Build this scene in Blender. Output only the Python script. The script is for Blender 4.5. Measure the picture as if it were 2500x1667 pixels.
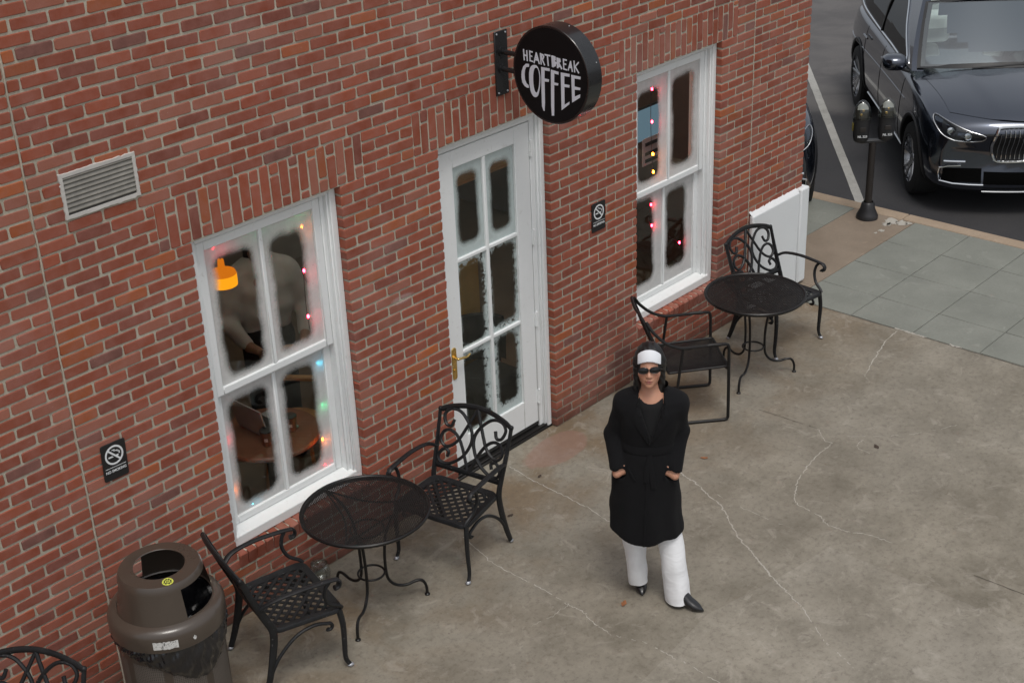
import bpy, math, random
import numpy as np
from mathutils import Vector, Matrix, Euler
random.seed(7); np.random.seed(7)
PI = math.pi
scene = bpy.context.scene
for o in list(bpy.data.objects): bpy.data.objects.remove(o)
COL = scene.collection

# ------------------------------------------------------------------ camera
CAM_POS = Vector((-5.873, -6.052, 5.285)); YAW, PITCH, ROLL = math.radians(46.886), math.radians(26.4375), math.radians(-2.4416)
FWD = Vector((math.sin(YAW)*math.cos(PITCH), math.cos(YAW)*math.cos(PITCH), -math.sin(PITCH)))
RGT = Vector((math.cos(YAW), -math.sin(YAW), 0)); UPV = RGT.cross(FWD)
CR = RGT*math.cos(ROLL) + UPV*math.sin(ROLL); CU = UPV*math.cos(ROLL) - RGT*math.sin(ROLL)
cd = bpy.data.cameras.new('camera'); cam = bpy.data.objects.new('camera', cd); COL.objects.link(cam)
m = Matrix.Identity(4)
for i in range(3):
    m[i][0] = CR[i]; m[i][1] = CU[i]; m[i][2] = -FWD[i]; m[i][3] = CAM_POS[i]
cam.matrix_world = m
cd.sensor_width = 36; cd.lens = 36*3504.35/2500; cd.clip_end = 500
scene.camera = cam

# ------------------------------------------------------------------ sky, sun, exposure
SUN_EL, SUN_AZ = math.radians(66), math.radians(215)      # azimuth measured from +y towards +x
w = bpy.data.worlds.new('World'); scene.world = w; w.use_nodes = True
nt = w.node_tree; nt.nodes.clear()
sky = nt.nodes.new('ShaderNodeTexSky'); sky.sky_type = 'NISHITA'; sky.sun_disc = False
sky.sun_elevation = SUN_EL; sky.sun_rotation = SUN_AZ; sky.air_density = 1.0; sky.dust_density = 7.0; sky.ozone_density = 1.0
hs = nt.nodes.new('ShaderNodeHueSaturation'); hs.inputs['Saturation'].default_value = 0.32
bg = nt.nodes.new('ShaderNodeBackground'); bg.inputs['Strength'].default_value = 0.105
wo = nt.nodes.new('ShaderNodeOutputWorld')
veil = nt.nodes.new('ShaderNodeMix'); veil.data_type = 'RGBA'; veil.inputs[0].default_value = .45; veil.inputs[7].default_value = (6.6, 7.0, 7.6, 1)   # even overcast veil
nt.links.new(sky.outputs[0], hs.inputs['Color']); nt.links.new(hs.outputs[0], veil.inputs[6]); nt.links.new(veil.outputs[2], bg.inputs[0]); nt.links.new(bg.outputs[0], wo.inputs[0])
sl = bpy.data.lights.new('sun', 'SUN'); sl.energy = 1.1; sl.angle = math.radians(18); sl.color = (1.0, 0.96, 0.9)
so = bpy.data.objects.new('sun', sl); COL.objects.link(so)
sd = Vector((math.sin(SUN_AZ)*math.cos(SUN_EL), math.cos(SUN_AZ)*math.cos(SUN_EL), math.sin(SUN_EL)))
so.rotation_euler = sd.to_track_quat('Z', 'Y').to_euler()
vs = scene.view_settings
vs.view_transform = 'Standard'; vs.look = 'None'; vs.gamma = 1; vs.use_curve_mapping = False; vs.exposure = 0.03
scene.render.engine = 'CYCLES'
scene.render.resolution_x, scene.render.resolution_y = 1024, 682

# ------------------------------------------------------------------ helpers: tags, meshes
def tag(o, label=None, cat=None, group=None, kind=None):
    if label: o['label'] = label
    if cat: o['category'] = cat
    if group: o['group'] = group
    if kind: o['kind'] = kind
    return o
def thing(name, label, cat, loc=(0,0,0), rz=0.0, group=None):
    o = bpy.data.objects.new(name, None); COL.objects.link(o)
    o.empty_display_size = .05; o.location = loc; o.rotation_euler = (0, 0, rz)
    return tag(o, label, cat, group)
def link(name, me, parent=None, mat=None):
    o = bpy.data.objects.new(name, me); COL.objects.link(o)
    if mat is not None and len(me.materials) == 0: me.materials.append(mat)
    if parent is not None: o.parent = parent
    return o
def copy_tree(o, parent=None):
    c = o.copy(); COL.objects.link(c); c.parent = parent
    for ch in list(o.children): copy_tree(ch, c)
    return c

def catmull(pts, k=6, closed=False):
    P = [np.array(p, float) for p in pts]; n = len(P); out = []
    rng = range(n) if closed else range(n-1)
    for i in rng:
        if closed: p0, p1, p2, p3 = P[(i-1) % n], P[i], P[(i+1) % n], P[(i+2) % n]
        else:
            p1, p2 = P[i], P[i+1]
            p0 = P[i-1] if i > 0 else 2*p1-p2
            p3 = P[i+2] if i+2 < n else 2*p2-p1
        for j in range(k):
            t = j/k
            out.append(0.5*((2*p1)+(-p0+p2)*t+(2*p0-5*p1+4*p2-p3)*t*t+(-p0+3*p1-3*p2+p3)*t**3))
    if not closed: out.append(P[-1])
    return out

class MB:
    """collects shapes and links them as one mesh object"""
    def __init__(s): s.v = []; s.f = []
    def add(s, vs, fs):
        o = len(s.v); s.v += [tuple(map(float, p)) for p in vs]; s.f += [tuple(i+o for i in f) for f in fs]; return s
    def box(s, x0, x1, y0, y1, z0, z1):
        return s.add([(x0,y0,z0),(x1,y0,z0),(x1,y1,z0),(x0,y1,z0),(x0,y0,z1),(x1,y0,z1),(x1,y1,z1),(x0,y1,z1)],
            [(0,3,2,1),(4,5,6,7),(0,1,5,4),(1,2,6,5),(2,3,7,6),(3,0,4,7)])
    def bar(s, a, b, wd, th, up=(0,0,1)):
        a, b = np.array(a, float), np.array(b, float); d = b-a; d /= np.linalg.norm(d)
        u = np.array(up, float); sx = np.cross(d, u); sx /= np.linalg.norm(sx); u = np.cross(sx, d)
        vs = [p+sx*i*wd/2+u*j*th/2 for p in (a, b) for (i, j) in ((-1,-1),(1,-1),(1,1),(-1,1))]
        return s.add(vs, [(0,1,2,3),(4,7,6,5),(0,4,5,1),(1,5,6,2),(2,6,7,3),(3,7,4,0)])
    def tube(s, pts, r, n=8, closed=False, sq=None, up=None, caps=True):
        P = [np.array(p, float) for p in pts]; N = len(P)
        R = list(r) if hasattr(r, '__len__') else [r]*N
        T = []
        for i in range(N):
            if closed: t = P[(i+1) % N]-P[i-1]
            else: t = P[min(i+1, N-1)]-P[max(i-1, 0)]
            T.append(t/(np.linalg.norm(t)+1e-12))
        u = np.array(up, float) if up is not None else np.array((0.,0.,1.))
        if abs(u@T[0]) > .95 and up is None: u = np.array((1.,0.,0.))
        u = u-T[0]*(u@T[0]); u /= np.linalg.norm(u); vs = []
        for i in range(N):
            if up is not None:
                w_ = np.array(up, float)-T[i]*(np.array(up, float)@T[i]); nn = np.linalg.norm(w_)
                u = w_/nn if nn > .05 else u
            else:
                u = u-T[i]*(u@T[i]); u /= (np.linalg.norm(u)+1e-12)
            b = np.cross(T[i], u)
            a_, b_ = (R[i], R[i]) if sq is None else (R[i]*sq[0], R[i]*sq[1])
            for k in range(n):
                an = 2*PI*(k+.5)/n
                vs.append(P[i]+u*math.cos(an)*a_+b*math.sin(an)*b_)
        fs = []
        for i in range(N if closed else N-1):
            j = (i+1) % N
            for k in range(n): fs.append((i*n+k, i*n+(k+1) % n, j*n+(k+1) % n, j*n+k))
        if caps and not closed:
            fs.append(tuple(range(n-1, -1, -1))); fs.append(tuple((N-1)*n+k for k in range(n)))
        return s.add(vs, fs)
    def lathe(s, prof, n=32, c=(0,0,0), a0=0, a1=2*PI, closed=False):
        full = abs(a1-a0-2*PI) < 1e-6; m_ = n if full else n+1; vs = []
        for (r, z) in prof:
            for k in range(m_):
                a = a0+(a1-a0)*k/n; vs.append((c[0]+r*math.cos(a), c[1]+r*math.sin(a), c[2]+z))
        fs = []; L = len(prof)
        for i in range(L if closed else L-1):
            j = (i+1) % L
            for k in range(n if full else n):
                k2 = (k+1) % m_ if full else k+1
                fs.append((i*m_+k, i*m_+k2, j*m_+k2, j*m_+k))
        return s.add(vs, fs)
    def loft(s, rings, cap=True):
        n = len(rings[0]); vs = [p for r in rings for p in r]; fs = []
        for i in range(len(rings)-1):
            for k in range(n): fs.append((i*n+k, i*n+(k+1) % n, (i+1)*n+(k+1) % n, (i+1)*n+k))
        if cap: fs.append(tuple(range(n-1, -1, -1))); fs.append(tuple((len(rings)-1)*n+k for k in range(n)))
        return s.add(vs, fs)
    def grid(s, rows):
        n = len(rows[0]); vs = [p for r in rows for p in r]; fs = []
        for i in range(len(rows)-1):
            for k in range(n-1): fs.append((i*n+k, i*n+k+1, (i+1)*n+k+1, (i+1)*n+k))
        return s.add(vs, fs)
    def prism(s, poly, fn, d):
        """extrude a 2-D outline: fn(u, v, w) -> 3-D point, w from 0 to d"""
        n = len(poly); vs = [fn(u, v, 0) for u, v in poly]+[fn(u, v, d) for u, v in poly]
        fs = [tuple(range(n-1, -1, -1)), tuple(range(n, 2*n))]+[(i, (i+1) % n, n+(i+1) % n, n+i) for i in range(n)]
        return s.add(vs, fs)
    def ball(s, c, r, n=10, m_=6):
        rx, ry, rz = r if hasattr(r, '__len__') else (r, r, r)
        vs = [(c[0], c[1], c[2]-rz)]
        for i in range(1, m_):
            a = -PI/2+PI*i/m_
            for k in range(n):
                b = 2*PI*k/n; vs.append((c[0]+rx*math.cos(a)*math.cos(b), c[1]+ry*math.cos(a)*math.sin(b), c[2]+rz*math.sin(a)))
        vs.append((c[0], c[1], c[2]+rz)); fs = []; L = len(vs)-1
        for k in range(n):
            fs.append((0, 1+(k+1) % n, 1+k)); fs.append((L, L-n+k, L-n+(k+1) % n))
        for i in range(m_-2):
            for k in range(n): fs.append((1+i*n+k, 1+i*n+(k+1) % n, 1+(i+1)*n+(k+1) % n, 1+(i+1)*n+k))
        return s.add(vs, fs)
    def mesh(s, name, mat=None, smooth=True, ang=38):
        me = bpy.data.meshes.new(name); me.from_pydata(s.v, [], s.f); me.validate()
        import bmesh
        bm = bmesh.new(); bm.from_mesh(me); bmesh.ops.recalc_face_normals(bm, faces=bm.faces); bm.to_mesh(me); bm.free()
        if smooth:
            me.polygons.foreach_set('use_smooth', [True]*len(me.polygons)); me.set_sharp_from_angle(angle=math.radians(ang))
        if mat is not None: me.materials.append(mat)
        return me
    def build(s, name, mat, parent=None, smooth=True, ang=38, bevel=0, seg=2, sub=0, kind=None):
        o = link(name, s.mesh(name, mat, smooth, ang), parent)
        if bevel:
            b = o.modifiers.new('bevel', 'BEVEL'); b.width = bevel; b.segments = seg; b.limit_method = 'ANGLE'; b.angle_limit = math.radians(40)
        if sub:
            sm = o.modifiers.new('sub', 'SUBSURF'); sm.levels = sub; sm.render_levels = sub
        if kind: o['kind'] = kind
        return o

def sdf_mesh(fn, lo, hi, h):
    """surface nets over a signed distance function evaluated on a grid"""
    lo, hi = np.array(lo, float), np.array(hi, float)
    n = np.ceil((hi-lo)/h).astype(int)+1
    ax = [lo[i]+h*np.arange(n[i]) for i in range(3)]
    X, Y, Z = np.meshgrid(*ax, indexing='ij')
    F = fn(X, Y, Z); S = F < 0
    c = np.zeros(tuple(n-1)+(3,)); cnt = np.zeros(tuple(n-1))
    offs = [(i, j, k) for i in (0,1) for j in (0,1) for k in (0,1)]
    def sub(A, o): return A[o[0]:A.shape[0]-1+o[0], o[1]:A.shape[1]-1+o[1], o[2]:A.shape[2]-1+o[2]]
    for a in offs:
        for d in range(3):
            if a[d]: continue
            b = list(a); b[d] = 1
            fa, fb = sub(F, a), sub(F, b); cr = (fa < 0) != (fb < 0)
            t = np.where(cr, fa/np.where(cr, fa-fb, 1), 0)
            for e in range(3):
                c[..., e] += np.where(cr, a[e]+(t if e == d else 0), 0)
            cnt += cr
    act = cnt > 0; idx = -np.ones(act.shape, int); idx[act] = np.arange(act.sum())
    ijk = np.argwhere(act); V = lo+h*(ijk+c[act]/cnt[act][:, None]); faces = []
    for d in range(3):
        sl0 = [slice(None)]*3; sl1 = [slice(None)]*3; sl0[d] = slice(0, -1); sl1[d] = slice(1, None)
        cr = S[tuple(sl0)] != S[tuple(sl1)]; P = np.argwhere(cr)
        e, f = [q for q in range(3) if q != d]
        ok = (P[:, e] > 0) & (P[:, f] > 0) & (P[:, e] < n[e]-1) & (P[:, f] < n[f]-1); P = P[ok]
        q = []
        for (de, df) in ((-1,-1),(0,-1),(0,0),(-1,0)):
            R = P.copy(); R[:, e] += de; R[:, f] += df; q.append(idx[R[:,0], R[:,1], R[:,2]])
        q = np.stack(q, 1); ins = S[P[:,0], P[:,1], P[:,2]]
        flip = ins if d != 1 else ~ins
        q[~flip] = q[~flip][:, ::-1]; faces.append(q)
    return V, np.concatenate(faces)
def np_mesh(name, V, Fq, mat=None, smooth=True):
    me = bpy.data.meshes.new(name); me.from_pydata([tuple(p) for p in V.tolist()], [], [tuple(f) for f in Fq.tolist()]); me.update()
    if smooth: me.polygons.foreach_set('use_smooth', [True]*len(me.polygons))
    if mat is not None: me.materials.append(mat)
    return me
def smin(a, b, k):
    h_ = np.clip(.5+.5*(b-a)/k, 0, 1); return b*(1-h_)+a*h_-k*h_*(1-h_)
def smax(a, b, k): return -smin(-a, -b, k)
def capsule(X, Y, Z, a, b, ra, rb, sy=1.0):
    a, b = np.array(a, float), np.array(b, float); d = b-a
    t = np.clip(((X-a[0])*d[0]+(Y-a[1])*d[1]+(Z-a[2])*d[2])/(d@d), 0, 1)
    return np.sqrt((X-a[0]-t*d[0])**2+((Y-a[1]-t*d[1])/sy)**2+(Z-a[2]-t*d[2])**2)-(ra+(rb-ra)*t)
def ellip(X, Y, Z, c, r):
    q = np.sqrt(((X-c[0])/r[0])**2+((Y-c[1])/r[1])**2+((Z-c[2])/r[2])**2); return (q-1)*min(r)

# ------------------------------------------------------------------ helpers: materials
class NG:
    def __init__(s, name):
        s.m = bpy.data.materials.new(name); s.m.use_nodes = True; s.t = s.m.node_tree; s.t.nodes.clear()
        s.out = s.t.nodes.new('ShaderNodeOutputMaterial'); s._c = None
    def n(s, typ, **kw):
        nd = s.t.nodes.new('ShaderNode'+typ)
        for k, v in kw.items():
            if hasattr(nd, k) and k not in ('Scale','Detail','Roughness'): setattr(nd, k, v)
            else: nd.inputs[k].default_value = v
        return nd
    def l(s, a, b): s.t.links.new(a, b)
    def coord(s, what='Object'):
        if s._c is None: s._c = s.n('TexCoord')
        return s._c.outputs[what]
    def noise(s, scale, detail=4, rough=.55, vec=None, dist=0):
        nd = s.n('TexNoise'); nd.inputs['Scale'].default_value = scale; nd.inputs['Detail'].default_value = detail
        nd.inputs['Roughness'].default_value = rough; nd.inputs['Distortion'].default_value = dist
        s.l(vec if vec is not None else s.coord(), nd.inputs['Vector']); return nd.outputs['Fac']
    def ramp(s, fac, stops):
        r = s.n('ValToRGB'); e = r.color_ramp.elements
        while len(e) < len(stops): e.new(.5)
        for q, (p, c) in zip(e, stops): q.position = p; q.color = (c, c, c, 1) if not hasattr(c, '__len__') else (*c, 1)
        s.l(fac, r.inputs[0]); return r.outputs[0]
    def mix(s, fac, a, b, mode='MIX'):
        nd = s.n('Mix'); nd.data_type = 'RGBA'; nd.blend_type = mode
        for sock, v in ((nd.inputs[0], fac), (nd.inputs[6], a), (nd.inputs[7], b)):
            if isinstance(v, (int, float)): sock.default_value = v if sock == nd.inputs[0] else (v, v, v, 1)
            elif isinstance(v, tuple): sock.default_value = (*v, 1)
            else: s.l(v, sock)
        return nd.outputs[2]
    def math(s, op, a, b=0.0, c=None):
        nd = s.n('Math'); nd.operation = op
        for i, v in enumerate((a, b) if c is None else (a, b, c)):
            if isinstance(v, (int, float)): nd.inputs[i].default_value = v
            else: s.l(v, nd.inputs[i])
        return nd.outputs[0]
    def bsdf(s, **kw):
        p = s.n('BsdfPrincipled')
        for k, v in kw.items():
            k = k.replace('_', ' ')
            if isinstance(v, (int, float)): p.inputs[k].default_value = v
            elif isinstance(v, tuple): p.inputs[k].default_value = (*v, 1) if len(v) == 3 and 'Radius' not in k else v
            else: s.l(v, p.inputs[k])
        s.p = p; return p
    def bump(s, h, strength=.3, dist=.005):
        b = s.n('Bump'); b.inputs['Strength'].default_value = strength; b.inputs['Distance'].default_value = dist
        s.l(h, b.inputs['Height']); s.l(b.outputs[0], s.p.inputs['Normal'])
    def schlick(s, f0):
        lw = s.n('LayerWeight'); lw.inputs[0].default_value = .5
        p5 = s.math('POWER', lw.outputs['Facing'], 5.0); return s.math('MULTIPLY_ADD', p5, 1-f0, f0)
    def done(s, sh=None):
        s.l((sh if sh is not None else s.p.outputs[0]), s.out.inputs[0]); return s.m
def simple(name, col, rough=.5, metal=0., var=.12, scale=6., bump=0., bscale=60., spec=.5, coat=0.):
    g = NG(name); f = g.noise(scale, 5, .6)
    lo = tuple(max(0, c*(1-var)) for c in col); hi = tuple(min(1, c*(1+var)) for c in col)
    g.bsdf(Base_Color=g.mix(g.ramp(f, [(.3, 0.), (.7, 1.)]), lo, hi), Roughness=g.math('MULTIPLY_ADD', f, .2, rough-.1), Metallic=metal, Specular_IOR_Level=spec, Coat_Weight=coat)
    if bump: g.bump(g.noise(bscale, 3, .6), bump, .003)
    return g.done()

# ------------------------------------------------------------------ materials of the setting
def brick_mat():
    g = NG('brick_clay'); a = g.n('Attribute'); a.attribute_name = 'tint'
    geo = g.n('NewGeometry'); pos = geo.outputs['Position']
    f1 = g.noise(9, 5, .65, pos); f2 = g.noise(70, 4, .7, pos); f3 = g.noise(1.1, 3, .5, pos)
    c = g.mix(g.ramp(f1, [(.35, 0.), (.75, 1.)]), a.outputs['Color'], g.mix(.5, a.outputs['Color'], (.36, .17, .14)))
    c = g.mix(g.math('MULTIPLY', g.ramp(f2, [(.58, 0.), (.75, 1.)]), .3), c, (.13, .055, .045))
    c = g.mix(g.math('MULTIPLY', g.ramp(f3, [(.55, 0.), (.72, 1.)]), .3), c, (.40, .26, .23))
    sx = g.n('SeparateXYZ'); g.l(pos, sx.inputs[0])      # pale scrape of paint between window and door
    u_ = g.math('DIVIDE', g.math('ADD', sx.outputs[0], .39), .11); v_ = g.math('DIVIDE', g.math('SUBTRACT', sx.outputs[2], 1.566), .032)
    e_ = g.math('ADD', g.math('ADD', g.math('MULTIPLY', u_, u_), g.math('MULTIPLY', v_, v_)), g.math('MULTIPLY', f2, 1.2))
    c = g.mix(g.ramp(g.math('MULTIPLY', e_, .4), [(.40, .5), (.66, 0.)]), c, (.42, .33, .32))
    sp = g.n('TexVoronoi'); sp.inputs['Scale'].default_value = 45; g.l(pos, sp.inputs['Vector'])
    c = g.mix(g.math('MULTIPLY', g.ramp(sp.outputs['Distance'], [(.05, 1.), (.09, 0.)]), g.ramp(f1, [(.55, 0.), (.6, .6)])), c, (.5, .4, .36))
    gr = g.ramp(g.math('ADD', sx.outputs[2], g.math('MULTIPLY', g.math('SUBTRACT', f1, .5), .22)), [(.0, .75), (.14, .25), (.30, 0.)])     # grime splashed up from the paving
    c = g.mix(gr, c, (.085, .050, .038))
    g.bsdf(Base_Color=c, Roughness=.85, Specular_IOR_Level=.3); g.bump(g.mix(.5, f2, f1), .6, .004); return g.done()
def mortar_mat():
    g = NG('mortar'); geo = g.n('NewGeometry'); pos = geo.outputs['Position']
    f = g.noise(7, 5, .6, pos); f2 = g.noise(120, 3, .7, pos)
    c = g.mix(g.ramp(f, [(.3, 0.), (.7, 1.)]), (.385, .350, .278), (.51, .47, .385))
    c = g.mix(g.math('MULTIPLY', g.ramp(f2, [(.5, 0.), (.7, 1.)]), .35), c, (.18, .15, .115))
    sx = g.n('SeparateXYZ'); g.l(pos, sx.inputs[0]); gr = g.ramp(g.math('ADD', sx.outputs[2], g.math('MULTIPLY', g.math('SUBTRACT', f, .5), .25)), [(.0, .8), (.14, .3), (.32, 0.)]); c = g.mix(gr, c, (.13, .095, .07))
    g.bsdf(Base_Color=c, Roughness=.95, Specular_IOR_Level=.2); g.bump(f2, .6, .004); return g.done()
def patio_mat():
    g = NG('patio_concrete'); c0 = g.coord()
    big = g.noise(.55, 5, .6, c0); mid = g.noise(2.3, 6, .65, c0); fine = g.noise(24, 6, .8, c0); sp = g.noise(140, 2, .6, c0)
    c = g.mix(g.ramp(mid, [(.32, 0.), (.68, 1.)]), (.160, .142, .110), (.295, .266, .215))
    c = g.mix(g.math('MULTIPLY', g.ramp(big, [(.42, 0.), (.6, 1.)]), .45), c, (.245, .225, .188))
    # rust and leaf-tannin stains towards the wall and around the furniture
    sx = g.n('SeparateXYZ'); g.l(c0, sx.inputs[0])
    near = g.ramp(g.math('ADD', g.math('MULTIPLY', sx.outputs[1], .45), .95), [(.25, 0.), (.8, 1.)])
    st = g.ramp(g.noise(1.5, 5, .6, c0, .6), [(.42, 0.), (.6, 1.)])
    c = g.mix(g.math('MULTIPLY', g.math('MULTIPLY', near, st), .7), c, (.165, .108, .056))
    c = g.mix(g.math('MULTIPLY', g.ramp(fine, [(.5, 0.), (.68, 1.)]), .62), c, (.105, .088, .070))
    c = g.mix(g.math('MULTIPLY', g.ramp(fine, [(.25, 1.), (.42, 0.)]), .45), c, (.40, .37, .32))
    sc = g.ramp(g.noise(5.5, 6, .7, c0, 1.2), [(.56, 0.), (.66, 1.)])
    c = g.mix(g.math('MULTIPLY', sc, .3), c, (.42, .385, .33))
    vo = g.n('TexVoronoi'); vo.inputs['Scale'].default_value = 11; g.l(c0, vo.inputs['Vector'])
    dots = g.math('MULTIPLY', g.ramp(vo.outputs['Distance'], [(.03, 1.), (.07, 0.)]), g.ramp(mid, [(.55, 0.), (.62, .6)]))
    c = g.mix(dots, c, (.07, .05, .04))
    # reddish patch in front of the door and the paler later pour at the lower right
    dx = g.math('DIVIDE', g.math('SUBTRACT', sx.outputs[0], .78), .42); dy = g.math('DIVIDE', g.math('ADD', sx.outputs[1], .2), .22)
    dd = g.math('ADD', g.math('MULTIPLY', dx, dx), g.math('MULTIPLY', dy, dy))
    c = g.mix(g.math('MULTIPLY', g.ramp(g.math('ADD', dd, g.math('MULTIPLY', mid, .8)), [(.9, 1.), (1.5, 0.)]), .5), c, (.27, .15, .12))
    g.bsdf(Base_Color=c, Roughness=.82, Specular_IOR_Level=.35); g.bump(g.mix(.5, fine, sp), .35, .004); return g.done()
def slab_mat(name, a, b, st=(.15,.14,.12)):
    g = NG(name); geo = g.n('NewGeometry'); pos = geo.outputs['Position']
    f = g.noise(2.2, 6, .65, pos); f2 = g.noise(45, 4, .7, pos); f3 = g.noise(6, 5, .7, pos, 1.5)
    c = g.mix(g.ramp(f, [(.3, 0.), (.7, 1.)]), a, b)
    c = g.mix(g.math('MULTIPLY', g.ramp(f2, [(.5, 0.), (.75, 1.)]), .4), c, st)
    c = g.mix(g.math('MULTIPLY', g.ramp(f3, [(.6, 0.), (.72, 1.)]), .35), c, tuple(min(1, x*1.5) for x in b))
    g.bsdf(Base_Color=c, Roughness=.85, Specular_IOR_Level=.3); g.bump(f2, .3, .004); return g.done()
def asphalt_mat():
    g = NG('asphalt'); c0 = g.coord(); f = g.noise(.5, 5, .6, c0); f2 = g.noise(80, 4, .8, c0); f3 = g.noise(1.2, 5, .6, c0, 1.)
    sx = g.n('SeparateXYZ'); g.l(c0, sx.inputs[0])
    c = g.mix(g.ramp(f, [(.35, 0.), (.65, 1.)]), (.028, .028, .032), (.045, .044, .046))
    # the old driving lane beyond the stalls is greyer than the fresh parking strip
    lane = g.ramp(g.math('ADD', g.math('MULTIPLY', sx.outputs[0], .1), g.math('MULTIPLY', f3, .12)), [(.93, 0.), (1.08, 1.)])
    c = g.mix(lane, c, g.mix(g.ramp(f3, [(.4, 0.), (.6, 1.)]), (.085, .08, .08), (.115, .108, .105)))
    c = g.mix(g.math('MULTIPLY', g.ramp(f2, [(.5, 0.), (.75, 1.)]), .3), c, (.13, .125, .12))
    g.bsdf(Base_Color=c, Roughness=.8, Specular_IOR_Level=.4); g.bump(f2, .5, .006); return g.done()
def paint_mat(name, col, dirt=(.32,.29,.24), amt=.35):
    g = NG(name); geo = g.n('NewGeometry'); pos = geo.outputs['Position']
    f = g.noise(3.5, 6, .7, pos); f2 = g.noise(26, 5, .75, pos, .5); f3 = g.noise(140, 3, .7, pos)
    c = g.mix(g.math('MULTIPLY', g.ramp(f, [(.45, 0.), (.75, 1.)]), amt*.5), col, tuple(x*.78 for x in col))
    c = g.mix(g.math('MULTIPLY', g.ramp(f2, [(.60, 0.), (.74, 1.)]), amt), c, dirt)
    g.bsdf(Base_Color=c, Roughness=.5, Specular_IOR_Level=.4); g.bump(f3, .08, .002); return g.done()
M_BRICK = brick_mat(); M_MORTAR = mortar_mat(); M_PATIO = patio_mat(); M_ASPH = asphalt_mat()
M_SLAB = slab_mat('sidewalk_concrete', (.182, .189, .166), (.236, .243, .214))
M_BROWN = slab_mat('brown_concrete', (.20, .155, .115), (.27, .215, .165))
M_KERB = slab_mat('kerb_concrete', (.31, .235, .165), (.40, .31, .23))
M_FILL = slab_mat('crack_filler', (.36, .335, .29), (.45, .425, .38), (.3,.28,.25))
M_LINE = slab_mat('line_paint', (.30, .295, .275), (.45, .44, .415), (.10,.10,.10))
M_WHITE = paint_mat('white_paint', (.80, .82, .82)); M_WHITE2 = paint_mat('white_panel_paint', (.74, .76, .77), amt=.30)
M_CAULK = simple('sealant', (.42, .37, .30), .8, var=.2, scale=20)
M_DARK = simple('dark_rubber', (.02, .02, .02), .6)

# ------------------------------------------------------------------ ground, sidewalk, kerb, street
def sheet(name, x0, x1, y0, y1, z, mat, nx=1, ny=1):
    b = MB(); b.grid([[(x0+(x1-x0)*i/nx, y0+(y1-y0)*j/ny, z) for i in range(nx+1)] for j in range(ny+1)])
    return tag(b.build(name, mat, smooth=False), kind='structure')
sheet('ground', -150, 150, -150, 150, -.16, simple('earth', (.12, .11, .09), .9))
st = sheet('street', 6.34, 120, -120, 120, -.12, M_ASPH)
pa = MB().box(-60, 3.994, -60, .05, -.15, 0).build('patio', M_PATIO, smooth=False); tag(pa, kind='structure')
kb = tag(MB().box(6.18, 6.345, -60, -.0125, -.15, .002).box(6.18, 6.345, -.0075, 60, -.15, .002).build('kerb', M_KERB, bevel=.012), kind='structure')
sw = tag(MB().box(4.006, 6.176, -60, 60, -.15, -.012).build('sidewalk', slab_mat('joint_dirt', (.155,.160,.140), (.19,.194,.170)), smooth=False), kind='structure')
xs = [4.006, 4.468, 5.03, 5.604, 6.176]; ys = [.5-.0, 1.08, 1.65, 2.25, 2.85, 3.45]
yl = [-.155, -.717, -1.283, -1.865, -2.44, -3.0, -3.58, -4.16]
def slab(x0, x1, y0, y1, mat, dz=0.0, name='slab'):
    b = MB(); g_ = .0022; b.box(x0+g_, x1-g_, y0+g_, y1-g_, -.06, dz); return b.build(name, mat, sw, bevel=.004, seg=1)
for j in range(len(yl)-1):
    k = 0
    while k < 4:
        # the two middle columns read as one wide slab near the kerb
        slab(xs[k], xs[k+1], yl[j+1], yl[j], M_SLAB, random.uniform(-.001, .001)); k += 1
for j in range(len(ys)-1):
    for (a, b_) in ((4.33, 5.03), (5.03, 5.604), (5.604, 6.176)): slab(a, b_, ys[j], ys[j+1], M_SLAB, random.uniform(-.001, .001))
slab(4.006, 4.33, -.155, -.0, M_BROWN); slab(4.33, 6.176, -.155, .5, M_BROWN, -.001)
MB().box(4.006, 6.176, -60, -4.16, -.06, 0).build('far_paving', M_SLAB, sw); MB().box(4.33, 6.176, 3.45, 60, -.06, 0).build('far_paving', M_SLAB, sw)
tag(sw.children[-1], kind='stuff'); tag(sw.children[-2], kind='stuff')

def ribbon(b, pts, w0, z, jit=.012, k=7, gap=0.0):
    w0 = w0*.75; k = 12; jit = jit*.45; gap = gap*.6
    P = catmull([(x, y, 0) for x, y in pts], k); n = len(P)
    Q = []
    for i, p in enumerate(P):
        Q.append(p+np.array((random.gauss(0, jit), random.gauss(0, jit), 0)))
    run = []
    def flush():
        if len(run) > 1:
            L = len(b.v); 
            for p, s_, wd in run: b.v += [tuple(p+s_*wd), tuple(p-s_*wd)]
            for i in range(len(run)-1): b.f.append((L+2*i, L+2*i+1, L+2*i+3, L+2*i+2))
    for i in range(n):
        t = Q[min(i+1, n-1)]-Q[max(i-1, 0)]; t /= np.linalg.norm(t)+1e-9
        s_ = np.array((-t[1], t[0], 0)); wd = w0*random.uniform(.35, 1.35)*(1-.6*(i > n-4))
        p = Q[i].copy(); p[2] = z
        if random.random() < gap: flush(); run = []
        else: run.append((p, s_, wd))
    flush()
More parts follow.
